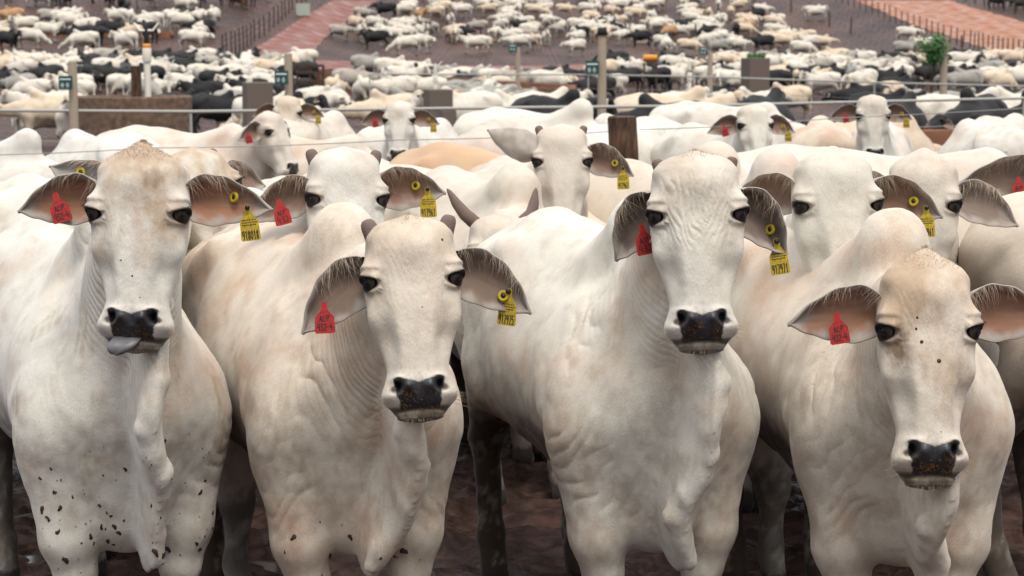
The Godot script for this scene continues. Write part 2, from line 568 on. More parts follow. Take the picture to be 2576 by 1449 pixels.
func build_herd() -> void:
	var L := []
	var red := ["red", 0.5, 0.15, Vector3(-4, 8, 4), 0.03, 0]
	# the four at the front
	var a := spec("white cow with its tongue out and mud flecks on its chest", 318, 5.35, 24, Vector3(343, 375, 4.9), 0, 10, -1, {
		"noise": make_noise(21), "brow_tan": 0.7, "coat": Color(0.745, 0.70, 0.63), "tan_amount": 0.45, "stain": 0.7, "patch": 0.6, "patch_at": Vector3(0.045, -0.075, 0.0), "patch_size": Vector3(0.03, 0.03, 0.05), "feed": 0.25, "dome": 0.022, "wide": 1.03, "mud": 0.8, "poll_hair": [2600, 0.04, Color(0.3, 0.18, 0.09)], "tongue": true, "flecks": [[Vector3(-0.28, 0.42, 0.0), Vector3(0.3, 0.86, 0.6), 110, 0.002, 0.012, 0.9]], "face_specks": [[0.0, -0.34, 0.003], [-0.03, -0.3, 0.0025], [0.02, -0.4, 0.002]],
		"ear_a": {"dir": Vector3(0.97, -0.02, -0.1), "open": Vector3(0.15, -0.2, 1), "droop": 0.045, "inner": Color(0.36, 0.13, 0.045), "tags": [["red", 0.55, 0.0, Vector3(-6, 15, 14), 0.03, 0]]},
		"ear_b": {"dir": Vector3(0.97, 0.02, -0.12), "open": Vector3(0.1, -0.15, 1), "droop": 0.035, "inner": Color(0.36, 0.13, 0.045), "tags": [["button", 0.6, 0.0, Vector3(-10, -40, 0), 0.006, 0], ["yellow", 0.72, -0.35, Vector3(-4, 10, 6), 0.012, 0]]}})
	a.dewlap = dewlap(a, [0.026, 0.032, 0.04, 0.028, 0.034, 0.03], 0.6)
	L.append(a)
	var b := spec("cream cow with brown horn buds and drooping grey ears", 905, 5.3, 21, Vector3(1028, 538, 4.8), 4, 12, 3, {
		"noise": make_noise(33), "hump": 0.88, "poll_hair": [1600, 0.03, Color(0.5, 0.38, 0.27)], "coat": Color(0.74, 0.65, 0.55), "brow_tan": 0.4, "tan_amount": 0.65, "stain": 0.3, "feed": 0.6, "mud": 1.0, "flecks": [[Vector3(-0.25, 0.42, 0.0), Vector3(0.25, 0.62, 0.6), 16, 0.003, 0.018, 0.9]], "face_specks": [[0.08, -0.07, 0.004], [0.02, -0.25, 0.002]],
		"ear_a": {"dir": Vector3(0.75, -0.62, -0.1), "open": Vector3(0.1, -0.1, 1), "droop": 0.02, "long": 0.25, "inner": Color(0.17, 0.1, 0.065), "tags": [["red", 0.62, -0.05, Vector3(-6, 4, 2), 0.03, 1]]},
		"ear_b": {"dir": Vector3(0.8, -0.55, -0.1), "open": Vector3(0.1, -0.1, 1), "droop": 0.02, "long": 0.25, "inner": Color(0.17, 0.1, 0.065), "tags": [["button", 0.66, -0.25, Vector3(-8, -10, 0), 0.006, 0], ["yellow", 0.7, 0.2, Vector3(-4, -25, -4), 0.014, 1]]},
		"horns": [horn_bud(-1, 0.096, -0.03, -0.085, 0.034, 0.022), horn_bud(1, 0.096, -0.03, -0.085, 0.034, 0.022)]})
	b.dewlap = dewlap(b, [0.024, 0.028, 0.034, 0.028, 0.03, 0.036], 2.4)
	L.append(b)
	var c := spec("white cow with wrinkled brow, tiny horn buds and folded-back ears", 1655, 5.35, 15, Vector3(1752, 378, 4.9), -2, 10, 2, {
		"noise": make_noise(47), "poll_hair": [1300, 0.025, Color(0.52, 0.45, 0.36)], "coat": Color(0.75, 0.7, 0.62), "wrinkle": 1.0, "brow_tan": 0.3, "tan_amount": 0.45, "stain": 0.25, "feed": 0.4, "mud": 1.0,
		"ear_a": {"dir": Vector3(0.62, -0.55, -0.3), "open": Vector3(0.35, 0.0, 1), "curl": 0.035, "droop": 0.05, "long": 0.2, "broad": 0.07, "cup": 0.03, "inner": Color(0.14, 0.085, 0.06), "tags": [["red", 0.55, 0.0, Vector3(-4, 22, 10), 0.06, 2]]},
		"ear_b": {"dir": Vector3(0.68, -0.5, -0.25), "open": Vector3(0.35, 0.0, 1), "curl": 0.035, "droop": 0.05, "long": 0.21, "broad": 0.07, "cup": 0.03, "inner": Color(0.14, 0.085, 0.06), "tags": [["button", 0.68, 0.1, Vector3(-8, -45, 0), 0.006, 0], ["yellow", 0.8, -0.1, Vector3(-4, 8, 8), 0.012, 2]]},
		"horns": [horn_bud(-1, 0.094, -0.028, -0.085, 0.018, 0.016), horn_bud(1, 0.094, -0.028, -0.085, 0.018, 0.016)]})
	c.dewlap = dewlap(c, [0.026, 0.03, 0.034, 0.03, 0.04, 0.032], 4.0)
	L.append(c)
	var d := spec("cream cow with lowered head, tan poll and dark smudge by its eye", 2285, 5.2, 8, Vector3(2345, 648, 4.75), 0, 10, 0, {"tall": 1.04,
		"noise": make_noise(58), "hump": 0.82, "poll_hair": [2000, 0.04, Color(0.42, 0.29, 0.18)], "coat": Color(0.73, 0.64, 0.54), "brow_tan": 0.8, "tan_amount": 0.6, "stain": 0.2, "feed": 0.55, "dome": 0.02, "mud": 1.0, "face_specks": [[0.012, -0.245, 0.006], [-0.04, -0.14, 0.004], [-0.042, -0.17, 0.004], [-0.028, -0.198, 0.005], [0.015, -0.41, 0.002]],
		"patch": 1.0, "patch_at": Vector3(-0.085, -0.205, -0.005), "patch_size": Vector3(0.032, 0.045, 0.05),
		"ear_a": {"dir": Vector3(0.98, -0.05, -0.1), "open": Vector3(0.1, -0.2, 1), "long": 0.235, "inner": Color(0.32, 0.12, 0.05), "tags": [["red", 0.52, -0.2, Vector3(-5, 6, 8), 0.03, 0]]},
		"ear_b": {"dir": Vector3(0.98, -0.02, -0.1), "open": Vector3(0.1, -0.2, 1), "long": 0.235, "inner": Color(0.32, 0.12, 0.05)}})
	d.dewlap = dewlap(d, [0.024, 0.03, 0.036, 0.03, 0.034, 0.03], 5.1)
	L.append(d)
	# the second row, pressed in behind them
	var tagged := [["button", 0.6, -0.05, Vector3(-8, -25, 0), 0.006, 0], ["yellow", 0.75, -0.1, Vector3(-4, 6, 2), 0.014, 3]]
	var reds := [["red", 0.55, -0.05, Vector3(-4, 22, 12), 0.045, 2]]
	var buds := [horn_bud(-1, 0.094, -0.03, -0.085, 0.03, 0.02), horn_bud(1, 0.094, -0.03, -0.085, 0.03, 0.02)]
	var brown_in := Color(0.2, 0.09, 0.05)
	var row2 := {"front_mud_shade": 0.9, "hump": 0.7, "cell": 0.024, "split": -0.2, "fine": 1.35, "mud": 0.9}
	L.append(spec("white cow with brown horn buds looking out between two front cows", 700, 6.3, 40, Vector3(878, 362, 5.75), 16, 14, -2, row2.merged({"noise": make_noise(61), "wide": 0.97, "coat": Color(0.73, 0.7, 0.65), "stain": 0.1,
		"ear_a": {"dir": Vector3(0.8, -0.3, -0.35), "open": Vector3(0.5, -0.1, 1), "curl": 0.03, "inner": brown_in, "tags": reds}, "ear_b": {"dir": Vector3(0.95, 0.05, -0.1), "open": Vector3(0.1, -0.3, 1), "inner": Color(0.24, 0.09, 0.04), "tags": tagged}, "horns": buds})))
	L.append(spec("white cow with dark horn bud and grey ear, head turned away behind another", 400, 7.3, 40, Vector3(500, 352, 6.4), 42, 30, 4, row2.merged({"noise": make_noise(62), "brow_tan": 1.0, "coat": Color(0.72, 0.68, 0.61),
		"horns": buds})))
	L.append(spec("cow hidden behind the tongue cow but for a grey ear with yellow tags", 350, 6.9, 12, Vector3(372, 384, 5.8), 0, 12, 0, row2.merged({"noise": make_noise(69), "cell": 0.03,
		"ear_a": {"dir": Vector3(0.84, 0.5, -0.1), "open": Vector3(0.1, 0.1, 1), "inner": Color(0.27, 0.26, 0.26), "long": 0.24, "tags": [["button", 0.6, 0.1, Vector3(-4, -5, 0), 0.006, 0], ["yellow", 0.5, -0.6, Vector3(-4, 6, 2), 0.014, 3]]}, "ear_b": {"none": true}})))
	L.append(spec("white cow with one pale ear raised and one ear showing yellow tags", 1395, 8.5, 12, Vector3(1415, 306, 7.9), 2, 14, 0, row2.merged({"noise": make_noise(63), "wide": 0.95, "coat": Color(0.68, 0.61, 0.53), "brow_tan": 0.2,
		"ear_a": {"dir": Vector3(0.85, 0.35, -0.2), "open": Vector3(0.3, 0.5, -1), "inner": Color(0.4, 0.35, 0.3)}, "ear_b": {"dir": Vector3(0.85, -0.3, -0.1), "open": Vector3(0.1, -0.3, 1), "inner": brown_in, "tags": tagged}, "horns": [horn_bud(-1, 0.09, -0.02, -0.09, 0.022, 0.018), horn_bud(1, 0.09, -0.02, -0.09, 0.022, 0.018)]})))
	var long_horn := func(side, tilt): return [[Vector3(side * 0.085, -0.03, -0.09), Vector3(side * 0.125, 0.01, -0.09), Vector3(side * (0.145 + tilt), 0.055, -0.085), Vector3(side * (0.16 + tilt * 1.8), 0.1, -0.08), Vector3(side * (0.165 + tilt * 2.0), 0.112, -0.08)], [0.027, 0.025, 0.019, 0.009, 0.003]]
	L.append(spec("cream cow with two pointed dark horns, head hidden behind a pale rump", 1330, 7.7, 20, Vector3(1262, 528, 7.1), 8, 20, 0, row2.merged({"noise": make_noise(64), "coat": Color(0.68, 0.61, 0.52), "ear_a": {"none": true}, "ear_b": {"none": true}, "horns": [long_horn.call(-1.0, 0.012), long_horn.call(1.0, -0.01)]})))
	L.append(spec("white cow with brown ears behind the lowered tan-polled head", 2060, 6.4, 10, Vector3(2112, 374, 5.6), 6, 12, 1, row2.merged({"noise": make_noise(65), "wide": 1.04, "coat": Color(0.72, 0.68, 0.6), "brow_tan": 0.25, "dome": 0.014,
		"ear_a": {"dir": Vector3(0.72, 0.1, -0.6), "open": Vector3(0.6, -0.3, 0.6), "inner": brown_in}, "ear_b": {"dir": Vector3(0.92, -0.25, -0.1), "open": Vector3(0.1, -0.3, 1), "long": 0.25, "inner": Color(0.22, 0.085, 0.04), "tags": tagged}})))
	L.append(spec("cream cow with pointed poll peering past the brown-eared white cow", 2300, 6.9, -6, Vector3(2318, 382, 6.0), -18, 12, 0, row2.merged({"noise": make_noise(66), "wide": 0.96, "dome": 0.02, "brow_tan": 0.3, "coat": Color(0.7, 0.64, 0.56),
		"ear_b": {"dir": Vector3(0.9, -0.3, -0.3), "open": Vector3(0.2, 0.2, 1), "inner": Color(0.2, 0.14, 0.11)}})))
	L.append(spec("big cream cow with tan-stained rump beside the lowered tan-polled head", 3690, 5.5, 48, Vector3(3500, 600, 5.0), 40, 12, 0, row2.merged({"noise": make_noise(67), "coat": Color(0.74, 0.64, 0.53), "tan_amount": 0.7, "mud": 0.5, "size": 0.97})))
	L.append(spec("cow showing only a big brown-lined ear with red tag", 2920, 8.3, 20, Vector3(2715, 345, 6.8), 5, 12, 0, row2.merged({"noise": make_noise(68),
		"ear_a": {"dir": Vector3(0.97, -0.05, -0.1), "open": Vector3(0.1, -0.3, 1), "long": 0.3, "broad": 0.08, "inner": Color(0.14, 0.075, 0.05), "tags": [["red", 0.3, -0.3, Vector3(-4, 6, 2), 0.03, 0]]}})))
	# bodies packed in between, heads down or hidden
	var pack := {"hump": 0.25, "no_face": true, "cell": 0.028, "fine": 2.2, "mud": 0.9, "folds": 0.6}
	for q in [
		["cow with orange-tan back behind the raised pale ear", 1430, 9.9, 40, Color(0.6, 0.4, 0.24), 0.9, 0.91],
		["cream cow with pinkish back beside the pointed horns", 1420, 8.6, 62, Color(0.7, 0.61, 0.52), 0.6, 0.9],
		["beige cow standing side-on behind the wrinkled-brow cow", 1850, 9.3, 66, Color(0.68, 0.56, 0.45), 0.6, 0.9],
		["cream cow whose rounded hump shows behind the wrinkled brow", 1850, 8.2, 30, Color(0.68, 0.58, 0.48), 0.4, 0.92],
		["pinkish white cow with head down, its bony withers showing", 1965, 7.6, 4, Color(0.7, 0.62, 0.55), 0.3, 0.92],
		["cream cow with long level back behind the pointed poll", 2560, 9.0, 78, Color(0.7, 0.64, 0.56), 0.3, 0.95],
		["white cow seen between the tongue cow and its neighbour", 760, 8.9, 35, Color(0.72, 0.68, 0.62), 0.35, 0.86],
		["grey-white cow standing behind the flank of the tongue cow", -130, 7.5, 30, Color(0.62, 0.57, 0.51), 0.3, 0.84],
		["cream cow with tan back filling the gap beside the flank", 2700, 7.7, 65, Color(0.69, 0.61, 0.52), 0.5, 0.92],
		["tan-backed cow behind the cream cow with horn buds", 640, 7.6, 30, Color(0.68, 0.57, 0.46), 0.7, 0.83],
	]:
		var s: Dictionary = pack.merged({"label": q[0], "yaw": float(q[3]), "coat": q[4], "tan_amount": q[5], "size": q[6], "noise": make_noise(70 + L.size())})
		var gp := at(q[1], 900.0, q[2])
		s.at = Vector3(gp.x, 0.0, gp.z)
		if q[0].contains("hump") or q[0].contains("withers"):
			s.hump = 0.95
		s.head = head_at(Vector3(0.05, 1.02, 0.62), 8.0, 30.0, 0.0)
		L.append(s)
	# the next pen, behind the thin wire
	var mid := {"hump": 0.5, "size": 0.88, "cell": 0.03, "fine": 1.9, "mud": 0.35, "folds": 0.5, "coat": Color(0.73, 0.69, 0.63)}
	var ears := {"ear_a": {"dir": Vector3(0.93, -0.15, -0.2), "open": Vector3(0.2, -0.2, 1), "inner": brown_in, "tags": reds}, "ear_b": {"dir": Vector3(0.93, -0.15, -0.2), "open": Vector3(0.2, -0.2, 1), "inner": brown_in, "tags": tagged}}
	mid.merge(ears)
	var hang := [[Vector3(0, 1.27, -1.52), Vector3(0, 1.2, -1.6), Vector3(0.01, 0.95, -1.63), Vector3(0.0, 0.65, -1.62), Vector3(0, 0.4, -1.6), Vector3(0, 0.3, -1.6)], [0.035, 0.032, 0.022, 0.016, 0.03, 0.008]]
	for q in [
		# label, chest u, depth, yaw, poll (u, v, d), turn, nose, coat, tan
		["white cow facing us with open dark ears, beside the rust-brown block", 1020, 15.8, 8, Vector3(1003, 250, 15.2), -2, 14, null, 0.4],
		["white cow looking past its neighbour, wire crossing its brow", 1885, 13.9, 20, Vector3(1900, 257, 13.3), 10, 22, Color(0.72, 0.68, 0.61), 0.3],
		["white cow facing us in front of the pipe rail, grey muzzle", 2190, 14.8, -12, Vector3(2200, 236, 14.2), 2, 10, Color(0.72, 0.67, 0.6), 0.35],
		["cream cow in profile with dark muzzle and red ear tag", 640, 13.9, 62, Vector3(690, 272, 13.4), 62, 22, Color(0.72, 0.64, 0.56), 0.5],
		["cow whose face looks over the back of the one in profile", 740, 17.5, 15, Vector3(722, 238, 16.8), 3, 12, Color(0.7, 0.6, 0.5), 0.4],
	]:
		var o: Dictionary = mid.merged({"noise": make_noise(90 + L.size()), "tan_amount": q[8]})
		if q[7] != null:
			o = o.merged({"coat": q[7]}, true)
		L.append(spec(q[0], q[1], q[2], q[3], q[4], q[5], q[6], 0, o))
	for q in [
		# label, chest u, depth, yaw, size, coat, tan, tail
		["white cow with humped shoulders standing near the concrete tank", 120, 13.4, 78, 0.94, Color(0.74, 0.71, 0.66), 0.2],
		["white cow turned half away in front of the concrete tank", 170, 14.6, -140, 0.97, Color(0.74, 0.71, 0.66), 0.2],
		["pinkish cream cow with sloping back, behind the thin wire", 930, 14.0, 60, 0.95, Color(0.7, 0.62, 0.53), 0.45],
		["white cow turned away behind the one facing us", 1130, 17.0, 150, 0.93, Color(0.74, 0.7, 0.64), 0.3],
		["cow seen from behind with dark rear and rosy hips", 1243, 15.4, 176, 0.95, Color(0.66, 0.55, 0.48), 0.5],
		["white cow turned away beside the sawn-off post", 1660, 15.4, 150, 0.95, Color(0.74, 0.71, 0.65), 0.25],
		["white cow with tall hump behind the pointed horns", 1500, 17.2, 60, 0.98, Color(0.73, 0.69, 0.62), 0.2],
		["white cow half turned, its shoulder against the pipe rail", 1960, 19.5, 60, 0.98, Color(0.72, 0.68, 0.62), 0.4],
		["tan cow half hidden between the facing pair", 2290, 17.5, 140, 0.95, Color(0.64, 0.5, 0.38), 0.6],
		["pale cow turned away in front of the brown feed trough", 2560, 17.0, 150, 0.96, Color(0.7, 0.65, 0.58), 0.3],
		["cream cow with high hips behind the cow in profile", 860, 18.0, 160, 1.0, Color(0.71, 0.63, 0.54), 0.5],
		["tan-rumped cow seen from behind with dark tail line", 2060, 16.0, 172, 0.97, Color(0.68, 0.56, 0.45), 0.6],
		["white cow seen from behind, pale tail hanging to one side", 2415, 16.0, 186, 0.95, Color(0.72, 0.67, 0.61), 0.3],
		["white cow behind the pair of faces near the post", 1500, 17.8, -150, 0.94, Color(0.74, 0.7, 0.64), 0.3],
	]:
		var s: Dictionary = mid.merged({"label": q[0], "yaw": float(q[3]), "noise": make_noise(90 + L.size()), "tan_amount": q[6], "tail": hang})
		s.coat = q[5]
		s.size = q[4] * (0.88 if q[1] < 1000 else 0.92)
		s.hump = 0.9 if q[0].contains("hump") else 0.3
		var gp := at(q[1], 500.0, q[2])
		s.at = Vector3(gp.x, 0.0, gp.z)
		s.head = head_at(Vector3(0.05, 1.12, 0.6), 8.0, 25.0, 0.0)
		L.append(s)
	var first := L.size()
	L.append_array(far_specs())
	jobs = L
	results.resize(L.size())
	var t0 := Time.get_ticks_msec()
	var id := WorkerThreadPool.add_group_task(run_job, L.size(), 4, true)
	WorkerThreadPool.wait_for_group_task_completion(id)
	print("herd built in ", Time.get_ticks_msec() - t0)
	for i in first:
		add_cow(L[i], results[i])
	for i in range(first, L.size()):
		far_kinds.append([L[i], results[i]])
	print("herd placed ", Time.get_ticks_msec() - t0)
# ---------------------------------------------------------------- the place
const HD := [0.0, 14.0, 40.0, 65.0, 100.0, 120.0, 150.0, 180.0, 215.0, 260.0, 320.0, 500.0, 900.0]
const HY := [0.0, 0.0, -0.5, -0.9, -0.6, 0.1, 1.1, 2.6, 6.8, 13.0, 22.0, 50.0, 95.0]
var hd_x := PackedFloat32Array(HD)
var hd_y := PackedFloat32Array(HY)

# height of the land: level pens, a shallow dip, then the slope across the valley
func land(x: float, z: float) -> float:
	var d := maxf(-z, 0.0)
	var left := sstep(0.02, -0.17, x / maxf(d, 30.0)) * sstep(60.0, 120.0, d)
	return tab(d * (1.0 + 0.33 * left), hd_x, hd_y)

# the point of the land seen at (u, v) of the photograph
func on_land(u: float, v: float) -> Vector3:
	var dir := (at(u, v, 1.0) - EYE)
	var t := 3.0
	while t < 700.0:
		var p := EYE + dir * t
		if p.y < land(p.x, p.z):
			break
		t *= 1.01
	var a := t / 1.01; var b := t
	for i in 14:
		var m := (a + b) * 0.5
		var p := EYE + dir * m
		if p.y < land(p.x, p.z):
			b = m
		else:
			a = m
	return EYE + dir * b

func grounded(p: Vector3, up := 0.0) -> Vector3:
	return Vector3(p.x, land(p.x, p.z) + up, p.z)

func lines_between(marks: Array) -> PackedFloat32Array:
	# marks: [start, step], ... ; the step grows evenly from mark to mark
	var out := PackedFloat32Array()
	for i in marks.size() - 1:
		var x: float = marks[i][0]
		while x < marks[i + 1][0] - 1e-4:
			out.append(x)
			x += lerpf(marks[i][1], marks[i + 1][1], (x - marks[i][0]) / (marks[i + 1][0] - marks[i][0]))
	out.append(marks[-1][0])
	return out

func build_setting() -> void:
	var nz := make_noise(5)
	var ground := mat(Color.WHITE, 0.9, 0.17)
	ground.vertex_color_use_as_albedo = true
	ground.albedo_texture = noise_tex(0.05, 31, 4, 0.45, 1.0)
	ground.roughness_texture = noise_tex(0.012, 32, 4, 0.2, 1.0)
	ground.uv1_triplanar = true; ground.uv1_world_triplanar = true; ground.uv1_scale = Vector3(0.35, 0.35, 0.35)
	ground.normal_enabled = true; ground.normal_texture = noise_tex(0.06, 33, 4, 0, 1, 512, 4.0)
	M.ground = ground
	var zs := lines_between([[-900.0, 60.0], [-300.0, 8.0], [-100.0, 3.0], [-20.0, 0.8], [-14.0, 0.05], [-4.5, 0.05], [-3.5, 0.5], [40.0, 8.0]])
	var xs := lines_between([[-700.0, 80.0], [-60.0, 4.0], [-10.0, 1.0], [-3.0, 0.06], [3.0, 0.06], [10.0, 1.0], [60.0, 4.0], [700.0, 80.0]])
	var V := PackedVector3Array(); var C := PackedColorArray(); var I := PackedInt32Array()
	for z in zs:
		for x in xs:
			var near := sstep(-16.0, -13.0, z) * sstep(4.0, 3.0, absf(x))
			var y := land(x, z)
			var n := nz.get_noise_2d(x * 150.0, z * 150.0)
			var n2 := nz.get_noise_2d(x * 360.0 + 40.0, z * 360.0)
			y += near * (0.045 * n + 0.03 * n2 + 0.02 * nz.get_noise_2d(x * 60.0, z * 60.0))
			V.append(Vector3(x, y, z))
			var big := nz.get_noise_2d(x * 6.0, z * 6.0)
			var c := Color(0.17, 0.09, 0.07).lerp(Color(0.075, 0.047, 0.04), clampf(0.5 + 1.2 * big + 0.5 * n, 0.0, 1.0))
			C.append(c)
	var w := xs.size()
	for i in zs.size() - 1:
		for j in w - 1:
			var a := i * w + j
			I.append_array([a, a + 1, a + w, a + 1, a + w + 1, a + w])
	put(self, "ground", to_mesh(V, normals(V, I), C, I, ground)).set_meta("kind", "structure")
	# standing water in the trodden mud
	var water := mat(Color(0.07, 0.05, 0.045), 0.12, 0.4)
	M.water = water
	var pl := PlaneMesh.new()
	pl.size = Vector2(6.0, 9.0)
	put(self, "puddle_water", pl, Transform3D(Basis(), Vector3(0, -0.012, -9.3)), water).set_meta("kind", "structure")
	# red earth roads
	var red := mat(Color(0.2, 0.066, 0.042), 1.0, 0.35)
	red.albedo_texture = noise_tex(0.012, 41, 4, 0.75, 1.0)
	red.roughness_texture = noise_tex(0.008, 42, 3, 0.22, 1.0)
	red.uv1_triplanar = true; red.uv1_world_triplanar = true; red.uv1_scale = Vector3(0.12, 0.12, 0.12)
	M.red_earth = red
	var orange: StandardMaterial3D = red.duplicate()
	orange.albedo_color = Color(0.32, 0.13, 0.065).linear_to_srgb()
	road("red_road", [[545, 172], [640, 122], [740, 60], [838, 2]], [[770, 172], [805, 112], [872, 55], [955, 2]], red, nz)
	road("red_road", [[-300, 152], [300, 152], [620, 157], [1000, 160], [1700, 158], [2300, 160], [2760, 156]], [[-300, 186], [300, 186], [620, 188], [1000, 178], [1700, 172], [2300, 174], [2760, 174]], red, nz)
	road("orange_road", [[2150, 2], [2270, 52], [2420, 104], [2600, 150], [2760, 170]], [[2390, 2], [2480, 30], [2600, 62], [2750, 95], [2900, 120]], orange, nz)
	build_fences()
	build_props()

# a road between two edges, given where they are seen in the photograph
func road(called: String, one: Array, two: Array, m: Material, nz: FastNoiseLite) -> void:
	var E := []
	for e in [one, two]:
		var P := PackedVector3Array()
		for p in e:
			P.append(on_land(p[0], p[1]))
		E.append(P)
	var V := PackedVector3Array(); var I := PackedInt32Array()
	var n: int = E[0].size()
	var steps := 22
	var across := 14
	for i in n - 1:
		for k in steps + (1 if i == n - 2 else 0):
			var f := float(k) / steps
			var c := []
			for P in E:
				c.append((P[i] as Vector3).cubic_interpolate(P[i + 1], P[maxi(i - 1, 0)], P[mini(i + 2, n - 1)], f))
			for j in across + 1:
				var t := float(j) / across
				var q: Vector3 = (c[0] as Vector3).lerp(c[1], t)
				if j == 0 or j == across:
					q += (c[1] - c[0]) * 0.05 * nz.get_noise_2d(q.x * 20.0, q.z * 20.0)
				V.append(grounded(q, 0.06))
	var rows := V.size() / (across + 1)
	for i in rows - 1:
		for j in across:
			var a := i * (across + 1) + j
			I.append_array([a, a + 1, a + across + 1, a + 1, a + across + 2, a + across + 1])
	var N := normals(V, I)
	if N[N.size() / 2].y < 0.0:
		for i in range(0, I.size(), 3):
			var t := I[i]; I[i] = I[i + 1]; I[i + 1] = t
		N = normals(V, I)
	put(self, numbered(called), to_mesh(V, N, null, I, m)).set_meta("kind", "structure")

# ---------------------------------------------------------------- fences
func post_mesh(r: float, tall: float, sides := 9) -> ArrayMesh:
	var a := tube([Vector3(0, -0.2, 0), Vector3(0, tall * 0.5, 0), Vector3(0, tall - 0.015, 0), Vector3(0, tall, 0)], [r * 1.05, r, r * 0.97, r * 0.86], sides)
	return to_mesh(a[0], a[1], null, a[3], M.wood)

func wire(a: Vector3, b: Vector3, r: float, sag := 0.0, sides := 5) -> Array:
	var P := []; var R := []
	for i in 9:
		var f := i / 8.0
		P.append(a.lerp(b, f) - Vector3(0, sag * 4.0 * f * (1.0 - f), 0)); R.append(r)
	return tube(P, R, sides)

# a post fence along points of the land
func fence(label: String, pts: Array, gap: float, tall: float, r: float, wires: int, m_wire: Material, group := "") -> void:
	var root := thing("fence", label, "fence", Transform3D(Basis(), pts[0]), group)
	var pm := post_mesh(r, tall)
	var rng := RandomNumberGenerator.new(); rng.seed = int(pts[0].x * 10.0) + 999
	var tops := []
	for i in pts.size() - 1:
		var a: Vector3 = pts[i]; var b: Vector3 = pts[i + 1]
		var n := maxi(int(a.distance_to(b) / gap), 1)
		for k in n + (1 if i == pts.size() - 2 else 0):
			var p := grounded(a.lerp(b, float(k) / n))
			var tilt := Basis.from_euler(Vector3(rng.randf_range(-0.04, 0.04), rng.randf() * TAU, rng.randf_range(-0.04, 0.04)))
			put(root, "post", pm, Transform3D(tilt.scaled(Vector3(1, rng.randf_range(0.93, 1.06), 1)), p - pts[0]))
			tops.append(p - pts[0])
	for w in wires:
		var h := tall * (0.9 - 0.75 * w / maxf(wires, 1))
		var P := []; var R := []
		for t in tops:
			P.append(t + Vector3(0, h, 0)); R.append(0.006)
		if P.size() > 1:
			var a := tube(P, R, 4)
			put(root, "wire", to_mesh(a[0], a[1], null, a[3], m_wire))

func rail_fence(label: String, ends: Array, r: float, gap: float, drop: float) -> void:
	# ends: points of the top rail
	var root := thing("pipe_fence", label, "fence", Transform3D(Basis(), grounded(ends[0])))
	var o: Vector3 = grounded(ends[0])
	var P := []; var R := []
	for e in ends:
		P.append(e - o); R.append(r)
	var a := tube(P, R, 10)
	put(root, "top_rail", to_mesh(a[0], a[1], null, a[3], M.pipe))
	for low in [drop, drop * 2.0]:
		P = []; R = []
		for e in ends:
			P.append(e - o - Vector3(0, low, 0)); R.append(0.006)
		a = tube(P, R, 5)
		put(root, "wire", to_mesh(a[0], a[1], null, a[3], M.wire))
	for i in ends.size() - 1:
		var n := maxi(int(ends[i].distance_to(ends[i + 1]) / gap), 1)
		for k in n:
			var p: Vector3 = ends[i].lerp(ends[i + 1], float(k) / n)
			var g := grounded(p)
			a = tube([g - o - Vector3(0, 0.2, 0), p - o - Vector3(0, r, 0)], [r * 0.8, r * 0.8], 8)
			put(root, "upright", to_mesh(a[0], a[1], null, a[3], M.pipe))

